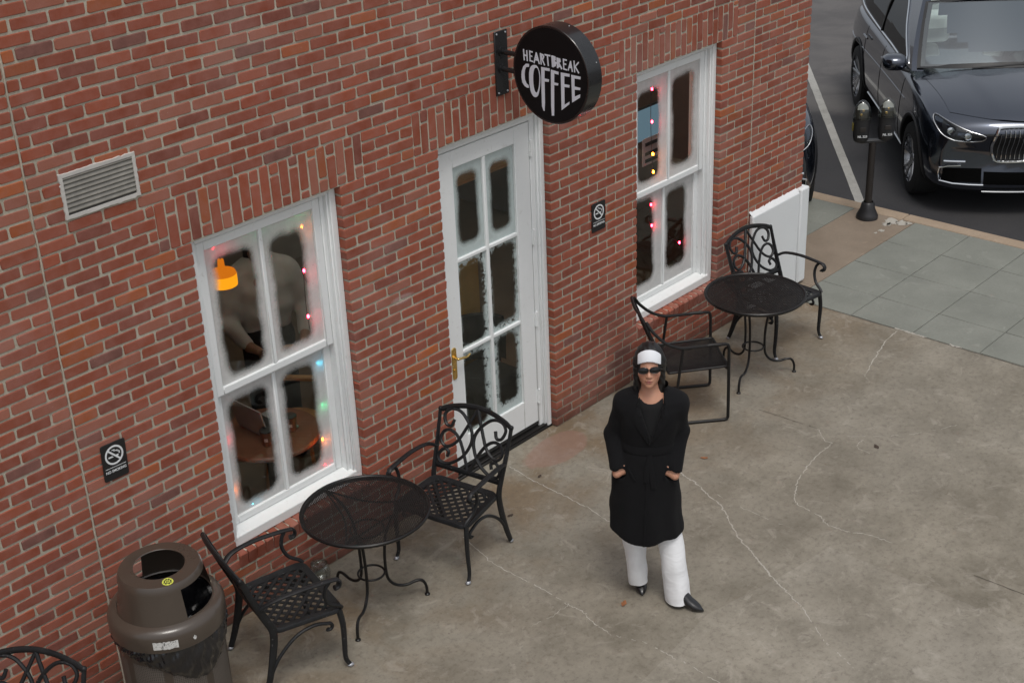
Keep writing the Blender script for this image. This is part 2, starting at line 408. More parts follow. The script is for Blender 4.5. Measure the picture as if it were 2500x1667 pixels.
cracks = [([(.41,-.09),(.373,-.38),(.36,-.6),(.346,-.85),(.304,-1.06),(.29,-1.25)], .0045, .0),
 ([(-.43,-.45),(-.514,-.776),(-.531,-1.02),(-.531,-1.227),(-.548,-1.44),(-.548,-1.546),(-.582,-1.644),(-.614,-1.823)], .0045, .03),
 ([(-.60,-1.85),(-.547,-2.02),(-.547,-2.182),(-.546,-2.34),(-.562,-2.505),(-.57,-2.8)], .004, .45),
 ([(1.25,-.75),(1.12,-1.0),(1.073,-1.12),(1.036,-1.261),(.967,-1.403),(.923,-1.525),(.803,-1.679),(.688,-1.827),(.595,-1.992),(.516,-2.128),(.429,-2.283),(.374,-2.398),(.311,-2.532)], .0065, .0),
 ([(.311,-2.532),(.166,-2.728),(.099,-2.843),(.069,-2.934),(.013,-3.053)], .0045, .4),
 ([(2.187,-1.501),(2.078,-1.623),(2.066,-1.685),(1.873,-1.692),(1.669,-1.726),(1.509,-1.762),(1.325,-1.85),(1.251,-1.914),(1.215,-2.108),(1.163,-2.19),(1.174,-2.349),(1.223,-2.452),(1.232,-2.624)], .005, .02),
 ([(2.219,-1.724),(2.46,-2.004),(2.691,-2.166),(2.909,-2.284)], .0035, .25), ([(2.246,-1.835),(2.138,-1.852),(2.116,-1.998)], .0035, .1),
 ([(-.548,-1.44),(-.709,-1.435),(-.85,-1.4)], .0025, .15), ([(1.019,-1.422),(.984,-1.646),(.982,-2.048)], .003, .4),
 ([(3.968,-1.168),(3.716,-1.193),(3.395,-1.275),(3.11,-1.361)], .006, .0)]
for pts, wd, gap in cracks:
    b = MB(); ribbon(b, pts, wd, .0014, gap=gap, jit=.009); b.build('crack_filler', M_FILL, pa, smooth=False)
M_SEAM = slab_mat('seam_dirt', (.07,.06,.05), (.12,.105,.085))
for pts in ([(1.238,-3.17),(1.244,-3.487),(1.25,-4.2)], [(2.166,-1.011),(2.178,-1.22),(2.19,-1.5)], [(3.99,.0),(3.99,-1.1),(3.985,-2.2),(3.985,-4.)]):
    b = MB(); ribbon(b, pts, .004, .0016, jit=.003, gap=.05); b.build('seam', M_SEAM, pa, smooth=False)
b = MB(); ribbon(b, [(4.0,-1.13),(3.998,-1.3),(3.996,-1.42)], .016, .0022, jit=.006); ribbon(b, [(3.995,-1.62),(3.995,-1.72)], .014, .0022, jit=.006); b.build('sealant_smear', M_FILL, pa, smooth=False)
# the paler pour at the lower right of the patio
M_POUR = M_PATIO.copy(); M_POUR.name = 'patio_pour'
pr = [n_ for n_ in M_POUR.node_tree.nodes if n_.type == 'BSDF_PRINCIPLED'][0]
lk = pr.inputs['Base Color'].links[0]; hsv = M_POUR.node_tree.nodes.new('ShaderNodeHueSaturation'); hsv.inputs['Value'].default_value = 1.13; hsv.inputs['Saturation'].default_value = .92
M_POUR.node_tree.links.new(lk.from_socket, hsv.inputs['Color']); M_POUR.node_tree.links.new(hsv.outputs[0], pr.inputs['Base Color'])
b = MB(); b.add([(.95,-2.34,.0008),(.95,-9,.0008),(-6,-9,.0008),(-6,-1.9+.6-1.4,.0008),(-.1,-2.14,.0008),(.48,-2.27,.0008)], [(0,1,2,3,4,5)]); b.build('concrete_pour', M_POUR, pa, smooth=False)
# stall line
d = np.array((.790, .613, 0)); sd_ = np.array((-d[1], d[0], 0)); p0 = np.array((6.42, .53, -.116))
b = MB(); rows = []
for i in range(40):
    p = p0+d*5.6*i/39; rows.append([tuple(p+sd_*(.047+random.gauss(0,.0012))), tuple(p-sd_*(.047+random.gauss(0,.0012)))])
b.grid(rows); tag(b.build('parking_line', M_LINE, smooth=False), 'worn white painted parking stall line on the asphalt beside the meter', 'road marking')
b = MB(); b.box(6.35, 6.37, .3, .34, -.12, -.11)

# ------------------------------------------------------------------ the brick building
PC = .0677                                   # course height
W1L, W1R, DL, DR, W2L, W2R, COR = -1.857, -.805, 0.0, 1.038, 1.998, 3.05, 4.312
JL, JR = -2.72, 3.489; XMIN, ZTOP = -7.0, 5.96; HEAD = 36*PC; SILLZ = .508; HT = 40*PC
bld = thing('brick_building', 'red brick corner building with white windows and door of a coffee shop', 'building', (0, 0, 0))
# mortar backing with the openings left free
b = MB(); xb = [XMIN, W1L-.006, W1R+.006, DL-.006, DR+.006, W2L-.006, W2R+.006, COR-.005]
for i in range(7):
    x0, x1 = xb[i], xb[i+1]
    if i in (1, 5): b.box(x0, x1, .005, .30, -.1, .44); b.box(x0, x1, .005, .30, HEAD-.004, ZTOP)
    elif i == 3: b.box(x0, x1, .005, .30, HEAD-.004, ZTOP)
    else: b.box(x0, x1, .005, .30, -.1, ZTOP)
b.build('wall', M_MORTAR, bld, smooth=False)
b = MB(); b.box(COR-.30, COR-.005, .30, 9, -.1, ZTOP); b.box(XMIN, XMIN+.2, .3, 9, -.1, ZTOP); b.box(XMIN, COR-.005, 9, 9.2, -.1, ZTOP); b.build('side_wall', simple('plain_brick', (.13, .075, .055), .9), bld, smooth=False)
b = MB(); b.box(XMIN, COR-.01, .0, 9.2, ZTOP, ZTOP+.2); b.build('roof', simple('roof_felt', (.08, .08, .08), .9), bld, smooth=False)
PAL = [((.285,.071,.040),44), ((.250,.061,.036),30), ((.305,.106,.074),11), ((.215,.062,.045),5), ((.312,.082,.032),6), ((.175,.072,.062),2), ((.36,.092,.028),2)]
def tint():
    r = random.uniform(0, sum(w_ for _, w_ in PAL))
    for c, w_ in PAL:
        r -= w_
        if r <= 0: break
    k = random.uniform(.86, 1.16)*.98; return (c[0]*k, c[1]*k*1.06, c[2]*k)
def brick_geo(w_, h_, dep=.09, rnd=True):
    """one brick, front at y=0, centred in x and z, worn corners: 8-gon front, bevel, sides"""
    c = .006; j = (lambda s: random.gauss(0, s)) if rnd else (lambda s: 0)
    x, z = w_/2, h_/2
    def oct_(ix, iz, cc):
        return [(-x+ix+cc, -z+iz), (x-ix-cc, -z+iz), (x-ix, -z+iz+cc), (x-ix, z-iz-cc), (x-ix-cc, z-iz), (-x+ix+cc, z-iz), (-x+ix, z-iz-cc), (-x+ix, -z+iz+cc)]
    J = [(j(.0014), j(.0014)) for _ in range(8)]; yo = max(-.0012, min(.0012, j(.0007)))
    tl = max(-.001, min(.001, j(.0006))); vs = []
    for q, (ix, yy, cc) in enumerate(((.0, dep, c), (.0, .0045, c), (.0035, .0, c))):
        for (px, pz), (jx, jz) in zip(oct_(ix, ix, cc), J):
            vs.append((px+jx, (yy+yo+tl*px/x if q else yy), pz+jz))
    fs = [tuple(range(16, 24))]
    for r in range(2):
        for k in range(8): fs.append((r*8+k, r*8+(k+1) % 8, (r+1)*8+(k+1) % 8, (r+1)*8+k))
    return vs, fs
def spans(z):
    """solid runs of running bond at height z: (x0, x1, anchor x, anchor side)"""
    if z < SILLZ-PC*1.1:
        ops = [(DL, DR)]
    elif z < HEAD: ops = [(W1L, W1R), (DL, DR), (W2L, W2R)]
    elif z < HT: ops = [(-2.053, -.610), (-.203, 1.241), (1.797, 3.254)]
    else: ops = []
    if 2.79 < z < 2.96: ops = ops+[(-2.54, -2.12)]
    ops = ops+[(JL-.006, JL+.006), (JR-.005, JR+.005)]; ops.sort()
    out = []; x = XMIN
    for a, b_ in ops:
        out.append((x, a)); x = b_
    out.append((x, COR)); return out
BR = []                                       # (x centre, z centre, width, height)
nrow = int(ZTOP/PC)
for r in range(nrow):
    zc = (r+.5)*PC; odd = (35-r) % 2 == 0      # first course below the lintels counts as odd
    for (a, b_) in spans(zc):
        L = b_-a; u = .2032
        right = (abs(b_) < .01) or abs(b_-W1L) < .01 or abs(b_-(JL-.006)) < .02 or abs(b_-COR) < .01
        if zc > HT or zc < SILLZ-PC*1.1:
            g0 = (0 if odd else .5)*u; e = [a]
            k0 = math.ceil((a-g0)/u-1e-6)
            xx = k0*u+g0-.005
            while xx < b_-.002:
                if xx > a+.002: e.append(xx)
                xx += u
            e.append(b_)
        else:
            half = (not odd)
            if abs(b_-W1L) < .01 or abs(a-DR) < .01 or abs(b_-COR) < .01: half = odd
            ln = []; first = u*.5 if half else u; s_ = first
            while s_ < L+.004: ln.append(s_); s_ += u
            pos = [0]+ln
            if L-pos[-1] > .002: pos.append(L)
            e = [(b_-q) for q in pos][::-1] if right else [a+q for q in pos]
        # no slivers
        if len(e) > 2 and e[1]-e[0] < .045: e.pop(1)
        if len(e) > 2 and e[-1]-e[-2] < .045: e.pop(-2)
        for q in range(len(e)-1):
            x0 = e[q]+(.0 if q == 0 else .006); x1 = e[q+1]-(.0 if q == len(e)-2 else .006)
            if x1-x0 > .02: BR.append(((x0+x1)/2, zc, x1-x0, PC-.0125))
def px(p):
    d_ = Vector(p)-CAM_POS; k = 3504.35/d_.dot(FWD); return (1250+k*d_.dot(CR), 833.5-k*d_.dot(CU), k)
def area(bk):
    u, v, k = px((bk[0], 0, bk[1]))
    if not (10 < u < 2490 and 10 < v < 1657): return 0
    if 3.50 < bk[0] < 4.33 and bk[1] < .9: return 0
    return k*k*bk[2]
BR.sort(key=area, reverse=True)
def add_attr(me, cols):
    a = me.color_attributes.new('tint', 'FLOAT_COLOR', 'POINT'); a.data.foreach_set('color', np.array(cols, np.float32).ravel())
cache = {}
def brick_obj(name, w_, h_, loc, parent, roty=0.0, key=None):
    k = (round(w_, 3), round(h_, 3), random.randrange(26))
    if k not in cache:
        vs, fs = brick_geo(w_, h_); me = bpy.data.meshes.new('brick'); me.from_pydata(vs, [], fs); t = tint()
        add_attr(me, [(*t, 1)]*len(vs)); me.materials.append(M_BRICK); cache[k] = me
    o = link(name, cache[k], parent); o.location = loc; o.rotation_euler = (random.gauss(0, .004), roty+random.gauss(0, .005), 0); return o
for (x, z, w_, h_) in BR[:300]:
    brick_obj('brick', w_, h_, (x, random.uniform(-.0018, .0010), z), bld)
V, F, C = [], [], []
for (x, z, w_, h_) in BR[300:]:
    vs, fs = brick_geo(w_, h_); o_ = len(V); t = tint(); yo = random.uniform(-.0018, .0010); an = random.gauss(0, .005)
    V += [(p[0]+x+an*p[2], p[1]+yo, p[2]+z-an*p[0]) for p in vs]; F += [tuple(i+o_ for i in f) for f in fs]; C += [(*t, 1)]*len(vs)
me = bpy.data.meshes.new('brickwork'); me.from_pydata(V, [], F); add_attr(me, C); me.materials.append(M_BRICK)
tag(link('brickwork', me, bld), kind='stuff')
# lintels: alternating long and short upright bricks
for (hx0, hx1) in ((-2.053, -.610), (-.203, 1.241), (1.797, 3.254)):
    n = round((hx1-hx0)/PC); pw = (hx1-hx0)/n; lg = .190; sh = HT-HEAD-lg-.020
    for i in range(n):
        xc = hx0+(i+.5)*pw; up = i % 2 == 0; st_ = random.gauss(0, .012)
        l2, s2 = lg+st_, sh-st_
        zl = HT-.005-l2/2 if up else HEAD+.002+l2/2; zs = HEAD+.002+s2/2 if up else HT-.005-s2/2
        for nm, ln, zc in (('lintel_brick', l2, zl), ('lintel_brick', s2, zs)):
            brick_obj(nm, pw-.0105, round(ln, 2), (xc, random.uniform(-.0018, .0010), zc), bld)
# sloped rowlock sills
for (a, b_) in ((W1L, W1R), (W2L, W2R)):
    n = round((b_-a)/PC); pw = (b_-a)/n
    for i in range(n):
        o = brick_obj('sill_brick', pw-.0095, .095, (a+(i+.5)*pw, -.014, .392), bld)
        o.rotation_euler = (math.radians(9)+random.gauss(0, .01), 0, random.gauss(0, .006)); o.scale = (1, 1.35, 1)
    MB().add([(a,.0,.428),(b_,.0,.428),(b_,.12,.447),(a,.12,.447),(a,.0,.33),(b_,.0,.33),(b_,.12,.33),(a,.12,.33)], [(0,1,2,3),(0,4,5,1),(2,6,7,3),(1,5,6,2),(3,7,4,0)]).build('sill_mortar', M_MORTAR, bld, smooth=False)
# the two sealed movement joints
def joint(x, r, z1):
    b = MB(); P = [(x+random.gauss(0, .0012), .002+random.gauss(0, .0007), z) for z in np.arange(0, z1, .07)]
    b.tube(P, [r*random.uniform(.8, 1.25) for _ in P], 6); return b.build('movement_joint', M_CAULK, bld)
joint(JL, .0055, ZTOP); joint(JR, .0055, ZTOP)
# smears of mortar on the face by the left joint and pale scrape between window and door
for (x, z, n_) in ((JL+.0, 2.6, 26), (JL, 1.4, 20), (-2.13, 2.74, 6)):
    pass
# the white corner guard at the foot of the wall
cg = thing('corner_guard', 'white painted board guarding the foot of the brick corner', 'corner guard', (3.9, -.03, 0))
cg.location = (0, 0, 0)
MB().box(3.50, 4.215, -.045, -.004, .02, .885).build('panel', M_WHITE2, cg, bevel=.014, seg=3)
MB().box(4.228, 4.36, -.05, .12, .02, .90).build('corner_post', M_WHITE2, cg, bevel=.016, seg=3)
b = MB(); rows = []
for i in range(30):
    x = 3.5+.72*i/29; rows.append([(x, -.03, .885), (x, -.012+random.gauss(0, .004), .897+abs(random.gauss(0, .004))), (x, .004, .905+abs(random.gauss(0, .006)))])
b.grid(rows); b.build('sealant_bead', M_WHITE2, cg)
b = MB()
for (u, v, r) in ((3.62, .10, .03), (3.66, .2, .02), (3.80, .13, .035), (3.86, .06, .05), (3.95, .09, .03)):
    P = [(u+r*random.uniform(.5, 1.2)*math.cos(a), v+r*random.uniform(.4, 1.1)*math.sin(a)) for a in np.arange(0, 6.2, .5)]
    b.prism(P, lambda p, q, w_: (p, -.0458-w_, q), .0006)
b.build('worn_patch', slab_mat('bare_plaster', (.42, .34, .25), (.55, .46, .36)), cg, smooth=False)

# ------------------------------------------------------------------ windows and door
def pane_mat(name, w_, h_, mg, soft, frost, wob, seed, ragged=0.0, rad=.07):
    g = NG(name); gen = g.coord('Generated'); s = g.n('SeparateXYZ'); g.l(gen, s.inputs[0])
    oi = g.n('ObjectInfo'); geo = g.n('NewGeometry')
    vadd = g.n('VectorMath'); vadd.operation = 'ADD'; g.l(geo.outputs['Position'], vadd.inputs[0]); vadd.inputs[1].default_value = (seed, seed*1.7, seed*.3); pos = vadd.outputs[0]
    n1 = g.noise(5.5, 2, .5, pos); n2 = g.noise(75, 3, .7, pos); n3 = g.noise(22, 4, .7, pos)
    wx = g.math('MULTIPLY', g.math('SUBTRACT', n1, .5), wob)
    def q(c, full, m0, m1):
        ctr = (m0+(full-m1))/2; hl = (full-m1-m0)/2
        p = g.math('ABSOLUTE', g.math('SUBTRACT', g.math('ADD', g.math('MULTIPLY', c, full), wx), ctr)); return g.math('MAXIMUM', g.math('SUBTRACT', p, hl-rad), 0.0)
    qx = q(s.outputs[0], w_, mg[0], mg[1]); qz = q(s.outputs[2], h_, mg[2], mg[3])
    d = g.math('SUBTRACT', g.math('SQRT', g.math('ADD', g.math('MULTIPLY', qx, qx), g.math('MULTIPLY', qz, qz))), rad)
    d = g.math('ADD', d, g.math('MULTIPLY', g.math('SUBTRACT', n2, .5), soft*.7))
    if ragged: d = g.math('SUBTRACT', d, g.math('MULTIPLY', g.ramp(n3, [(.5, 0.), (.62, 1.)]), ragged))
    mk = g.n('MapRange'); mk.interpolation_type = 'SMOOTHSTEP'; g.l(d, mk.inputs[0])
    mk.inputs[1].default_value = -soft; mk.inputs[2].default_value = soft; mk.inputs[4].default_value = .84
    spots = g.ramp(g.noise(48, 2, .6, pos), [(.73, 0.), (.76, .8)])
    mask = g.math('SUBTRACT', mk.outputs[0], g.math('MULTIPLY', spots, .8))
    tr = g.n('BsdfTransparent'); tr.inputs[0].default_value = (.86, .89, .88, 1)
    gl = g.n('BsdfGlossy'); gl.inputs['Roughness'].default_value = .02; gl.inputs[0].default_value = (.62, .66, .66, 1)
    mx = g.n('MixShader'); g.l(g.schlick(.05), mx.inputs[0]); g.l(tr.outputs[0], mx.inputs[1]); g.l(gl.outputs[0], mx.inputs[2])
    df = g.n('BsdfDiffuse'); tl = g.n('BsdfTranslucent')
    cc = g.mix(g.ramp(n3, [(.3, 0.), (.7, 1.)]), tuple(x*.88 for x in frost), frost)
    g.l(cc, df.inputs[0]); g.l(cc, tl.inputs[0])
    m2 = g.n('MixShader'); m2.inputs[0].default_value = .28; g.l(df.outputs[0], m2.inputs[1]); g.l(tl.outputs[0], m2.inputs[2])
    m3 = g.n('MixShader'); m3.inputs[0].default_value = .05; g.l(m2.outputs[0], m3.inputs[1]); g.l(gl.outputs[0], m3.inputs[2])
    m4 = g.n('MixShader'); cl = g.n('Clamp'); g.l(mask, cl.inputs[0]); g.l(cl.outputs[0], m4.inputs[0]); g.l(mx.outputs[0], m4.inputs[1]); g.l(m3.outputs[0], m4.inputs[2])
    return g.done(m4.outputs[0])
def frame(b, x0, x1, z0, z1, l, r, t, bt, y0, y1):
    b.box(x0, x0+l, y0, y1, z0, z1); b.box(x1-r, x1, y0, y1, z0, z1)
    if t: b.box(x0+l, x1-r, y0, y1, z1-t, z1)
    if bt: b.box(x0+l, x1-r, y0, y1, z0, z0+bt)
    return b
def sash(win, x0, x1, z0, z1, st_, tp, bt, y0, mats, name):
    f = frame(MB(), x0, x1, z0, z1, st_, st_, tp, bt, y0, y0+.036).build(name, M_WHITE, win, bevel=.004, seg=1)
    gx0, gx1, gz0, gz1 = x0+st_, x1-st_, z0+bt, z1-tp; xm = (gx0+gx1)/2
    MB().box(xm-.013, xm+.013, y0+.002, y0+.034, gz0, gz1).build('muntin', M_WHITE, f, bevel=.004, seg=1)
    for k, (a, c) in enumerate(((gx0, xm-.013), (xm+.013, gx1))):
        MB().box(a, c, y0+.018, y0+.022, gz0, gz1).build('pane', mats[k], f, smooth=False)
    return f
FW = (.84, .84, .835)
def window(x0, x1, label, seed, mgs):
    win = thing('sash_window', label, 'window', (0, 0, 0), group='frosted sash windows of the coffee shop')
    b = frame(MB(), x0, x1, SILLZ-.01, HEAD, .046, .046, .040, 0, .05, .12); b.build('casing', M_WHITE, win, bevel=.006)
    b = frame(MB(), x0+.046, x1-.046, SILLZ-.01, HEAD-.04, .014, .014, .012, 0, .064, .12); b.build('casing_bead', M_WHITE, win, bevel=.004, seg=1)
    b = frame(MB(), x0+.06, x1-.06, SILLZ-.01, HEAD-.052, .026, .026, .014, 0, .092, .24); b.build('jamb', M_WHITE, win, bevel=.004, seg=1)
    MB().add([(x0,.052,.452),(x1,.052,.452),(x1,.052,.516),(x0,.052,.516),(x0,.20,.452),(x1,.20,.452),(x1,.20,.540),(x0,.20,.540)],
        [(0,1,2,3),(4,7,6,5),(3,2,6,7),(0,4,5,1),(0,3,7,4),(1,5,6,2)]).build('sill', M_WHITE, win, bevel=.006)
    a, c = x0+.0865, x1-.0865; pw = (c-a-.102-.026)/2
    mu = [pane_mat('frosted_glass', pw, .845, m_, .031, FW, .05, seed+k) for k, m_ in enumerate(mgs[:2])]
    ml = [pane_mat('frosted_glass', pw, .815, m_, .031, FW, .05, seed+3+k) for k, m_ in enumerate(mgs[2:])]
    sash(win, a, c, 1.425, 2.368, .051, .053, .045, .10, mu, 'upper_sash')
    sash(win, a, c, .534, 1.438, .051, .043, .048, .140, ml, 'lower_sash')
    return win
window(W1L, W1R, 'large frosted sash window behind the near bistro table, orange lamp inside', 3.1,
    [(.055, .035, .035, .06), (.045, .075, .04, .08), (.045, .035, .05, .055), (.045, .075, .05, .05)])
window(W2L, W2R, 'frosted sash window by the street corner, above the mesh chair', 11.7,
    [(.01, .085, .05, .09), (.035, .06, .07, .07), (.0, .10, .08, .02), (.035, .085, .09, .05)])

# ---- door
M_BRASS = simple('brass', (.72, .50, .18), .25, 1.0, var=.15, scale=30)
dr = thing('glazed_door', 'white six-pane frosted glass door with brass lever under the round sign', 'door', (0, 0, 0))
frame(MB(), DL, DR, 0, HEAD, .042, .042, .038, 0, .05, .11).build('casing', M_WHITE, dr, bevel=.006)
frame(MB(), DL+.042, DR-.042, 0, HEAD-.038, .016, .016, .014, 0, .066, .13).build('casing_bead', M_WHITE, dr, bevel=.004, seg=1)
frame(MB(), DL+.058, DR-.058, 0, HEAD-.052, .012, .044, .03, 0, .084, .22).build('jamb', M_WHITE, dr, bevel=.004, seg=1)
LX0, LX1, LZ0, LZ1 = .073, .931, .055, 2.348; GX0, GX1, GZ0, GZ1 = .203, .787, .285, 2.232
leaf = MB()
leaf.box(LX0, GX0, .088, .132, LZ0, LZ1); leaf.box(GX1, LX1, .088, .132, LZ0, LZ1); leaf.box(GX0, GX1, .088, .132, LZ0, GZ0); leaf.box(GX0, GX1, .088, .132, GZ1, LZ1)
leaf = leaf.build('door_leaf', M_WHITE, dr, bevel=.003, seg=1)
xm = .495; zr = [GZ0, .925, 1.59, GZ1]
MB().box(xm-.014, xm+.014, .090, .130, GZ0, GZ1).build('muntin', M_WHITE, leaf, bevel=.006)
for z in zr[1:3]:
    for (a, c) in ((GX0, xm-.014), (xm+.014, GX1)): MB().box(a, c, .091, .129, z-.014, z+.014).build('muntin', M_WHITE, leaf, bevel=.006)
FD = (.74, .83, .83)
k = 0
for (za, zb) in zip(zr[:-1], zr[1:]):
    za += .014 if za > .3 else 0; zb -= .014 if zb < 2.2 else 0
    for (a, c) in ((GX0, xm-.014), (xm+.014, GX1)):
        rg = {0: .045, 1: .03, 2: .07, 3: .05}.get(k, 0.0)
        mg = [(.01, .05, .01, .03), (.04, .03, .07, .02), (.01, .03, .0, .04), (.015, .02, .04, .02), (.04, .04, .07, .06), (.045, .04, .06, .07)][k]
        MB().box(a, c, .108, .112, za, zb).build('pane', pane_mat('door_glass', c-a, zb-za, mg, .027, FD, .03, 31.3+5*k, rg, .06), leaf, smooth=False); k += 1
for z in (2.16, 1.52, .896, .276):
    b = MB(); b.tube([(.941, .078, z-.052), (.941, .078, z+.052)], .0085, 10); b.box(.926, .940, .080, .0878, z-.05, z+.05); b.ball((.941, .078, z+.055), .009, 8, 5); b.ball((.941, .078, z-.055), .009, 8, 5)
    b.build('hinge', M_WHITE, dr)
hd = MB(); P = [(.108+.022*math.cos(a), .88+math.copysign(.098, math.sin(a))+.022*math.sin(a)) for a in np.linspace(0, 2*PI, 24, endpoint=False)]
hd.prism(P, lambda u, v, w_: (u, .0875-w_, v), .007)
hd = hd.build('handle_plate', M_BRASS, dr, bevel=.002, seg=1)
b = MB(); b.tube(catmull([(.108, .082, .925), (.108, .055, .925), (.112, .045, .925), (.135, .042, .924), (.165, .042, .918), (.195, .043, .914), (.222, .046, .922)], 5), [.010]*11+[.0085]*12+[.007]*8, 10); b.build('lever', M_BRASS, hd)
b = MB(); b.tube([(.108, .083, .925), (.108, .072, .925)], .018, 16); b.tube([(.108, .083, .83), (.108, .076, .83)], .012, 14); b.build('rose', M_BRASS, hd)
M_THR = simple('bronze_threshold', (.035, .033, .032), .45, .6)
b = MB(); b.box(.0, DR, .045, .22, .0, .016); b.box(.0, DR, .06, .20, .016, .032); b.box(.06, .97, .095, .19, .032, .05); b.build('threshold', M_THR, dr, bevel=.003, seg=1)
MB().box(LX0, LX1, .084, .0878, .052, .075).build('door_sweep', M_DARK, dr)

# ------------------------------------------------------------------ round projecting sign
STR = [
 ('H', [[(-0.209, 0.129), (-0.206, 0.065)], [(-0.183, 0.125), (-0.181, 0.064)], [(-0.207, 0.096), (-0.181, 0.094)]], 0.0047),
 ('E', [[(-0.159, 0.128), (-0.158, 0.066)], [(-0.159, 0.125), (-0.138, 0.124)], [(-0.159, 0.098), (-0.142, 0.097)], [(-0.158, 0.068), (-0.136, 0.066)]], 0.0044),
 ('A', [[(-0.126, 0.06), (-0.106, 0.123)], [(-0.106, 0.123), (-0.084, 0.061)], [(-0.116, 0.081), (-0.094, 0.081)], [(-0.111, 0.099), (-0.1, 0.084)]], 0.0047),
 ('R', [[(-0.073, 0.125), (-0.069, 0.06)], [(-0.073, 0.122), (-0.052, 0.119), (-0.047, 0.109), (-0.053, 0.095), (-0.07, 0.091)], [(-0.061, 0.093), (-0.042, 0.059)], [(-0.063, 0.12), (-0.063, 0.095)]], 0.0047),
 ('T', [[(-0.037, 0.123), (0.004, 0.123)], [(-0.017, 0.123), (-0.012, 0.06)]], 0.0047),
 ('B', [[(0.02, 0.123), (0.023, 0.06)], [(0.024, 0.122), (0.042, 0.119), (0.043, 0.106), (0.03, 0.097)], [(0.03, 0.097), (0.046, 0.087), (0.042, 0.07), (0.026, 0.061)], [(0.031, 0.118), (0.033, 0.065)], [(0.029, 0.112), (0.029, 0.067)]], 0.0060),
 ('R', [[(0.06, 0.117), (0.062, 0.059)], [(0.06, 0.114), (0.08, 0.113), (0.082, 0.101), (0.066, 0.09)], [(0.07, 0.091), (0.094, 0.058)], [(0.071, 0.113), (0.071, 0.091)], [(0.055, 0.088), (0.073, 0.066)]], 0.0056),
 ('E', [[(0.109, 0.119), (0.111, 0.057)], [(0.109, 0.116), (0.133, 0.116)], [(0.109, 0.09), (0.128, 0.09)], [(0.11, 0.059), (0.134, 0.057)]], 0.0044),
 ('A', [[(0.145, 0.057), (0.165, 0.113)], [(0.165, 0.113), (0.177, 0.054)], [(0.153, 0.077), (0.173, 0.076)], [(0.159, 0.096), (0.167, 0.081)]], 0.0044),
 ('K', [[(0.192, 0.12), (0.195, 0.054)], [(0.226, 0.116), (0.196, 0.084)], [(0.199, 0.088), (0.226, 0.053)]], 0.0044),
]
POL = {
 'C': [(-0.168, 0.046), (-0.194, 0.043), (-0.216, 0.023), (-0.231, -0.011), (-0.234, -0.049), (-0.228, -0.08), (-0.21, -0.1), (-0.19, -0.107), (-0.175, -0.106), (-0.177, -0.089), (-0.194, -0.08), (-0.205, -0.059), (-0.207, -0.027), (-0.203, 0.002), (-0.192, 0.022), (-0.168, 0.028)],
 'O_out': [(-0.125, 0.047), (-0.152, 0.034), (-0.167, 0.002), (-0.171, -0.044), (-0.168, -0.09), (-0.159, -0.129), (-0.141, -0.152), (-0.122, -0.156), (-0.103, -0.143), (-0.091, -0.112), (-0.082, -0.07), (-0.079, -0.024), (-0.086, 0.015), (-0.102, 0.042)],
 'O_in': [(-0.115, 0.03), (-0.126, 0.02), (-0.135, -0.01), (-0.138, -0.051), (-0.135, -0.09), (-0.127, -0.118), (-0.114, -0.126), (-0.104, -0.114), (-0.093, -0.083), (-0.087, -0.042), (-0.087, -0.008), (-0.093, 0.02), (-0.102, 0.031)],
 'F1': [(-0.07, 0.043), (-0.002, 0.044), (-0.002, 0.027), (-0.043, 0.026), (-0.045, -0.025), (-0.009, -0.025), (-0.012, -0.041), (-0.045, -0.044), (-0.047, -0.179), (-0.052, -0.231), (-0.06, -0.23), (-0.072, -0.204), (-0.072, -0.108)],
 'F2': [(0.008, 0.039), (0.068, 0.034), (0.068, 0.017), (0.034, 0.019), (0.032, -0.037), (0.065, -0.037), (0.062, -0.051), (0.031, -0.054), (0.025, -0.246), (0.006, -0.25), (0.003, -0.182)],
 'E1': [(0.086, 0.034), (0.156, 0.035), (0.154, 0.018), (0.113, 0.016), (0.112, -0.034), (0.153, -0.033), (0.151, -0.049), (0.112, -0.051), (0.11, -0.163), (0.15, -0.136), (0.148, -0.153), (0.086, -0.201)],
 'E2': [(0.168, 0.033), (0.241, 0.032), (0.239, 0.016), (0.193, 0.014), (0.192, -0.035), (0.237, -0.036), (0.235, -0.05), (0.192, -0.055), (0.192, -0.097), (0.235, -0.076), (0.233, -0.097), (0.171, -0.138)],
}
M_BLK = simple('black_gloss', (.012, .012, .013), .28, coat=.4, var=.3); M_FACE = simple('sign_face', (.005, .005, .006), .6, var=.2, spec=.2); M_LET = simple('sign_white', (.68, .72, .80), .5, var=.06)
sg = thing('projecting_sign', 'round black projecting sign with white HEARTBREAK COFFEE lettering', 'sign', (.595, 0, 2.845))
def sx_(u, v, w_): return (-.066-w_, -.466-u, v)         # sign face looks towards -x
b = MB()
for x, r in ((-.064, .285),): pass
prof = [(0, -.062), (.290, -.062), (.2995, -.064), (.3025, -.060), (.3025, .060), (.2995, .064), (.290, .062), (0, .062)]
b.lathe(prof, 64); b.v = [(z, -.466+x, y) for (x, y, z) in b.v]; can = b.build('sign_can', M_BLK, sg, ang=30)
b = MB(); n = 64; b.prism([(.288*math.cos(2*PI*i/n), .288*math.sin(2*PI*i/n)) for i in range(n)], lambda u, v, w_: (-.0625-w_, -.466-u, v), .0015); b.build('sign_face', M_FACE, can)
def stroke(b, pts, hw):
    for (a, c) in zip(pts[:-1], pts[1:]):
        a, c = np.array(a), np.array(c); d_ = c-a; L_ = np.linalg.norm(d_); d_ /= L_; nn = np.array((-d_[1], d_[0]))*hw; e_ = d_*hw*.6
        b.prism([tuple(a-e_-nn), tuple(c+e_-nn), tuple(c+e_+nn), tuple(a-e_+nn)], lambda u, v, w_: (-.0642-w_, -.466-u, v), .001+random.random()*.0004)
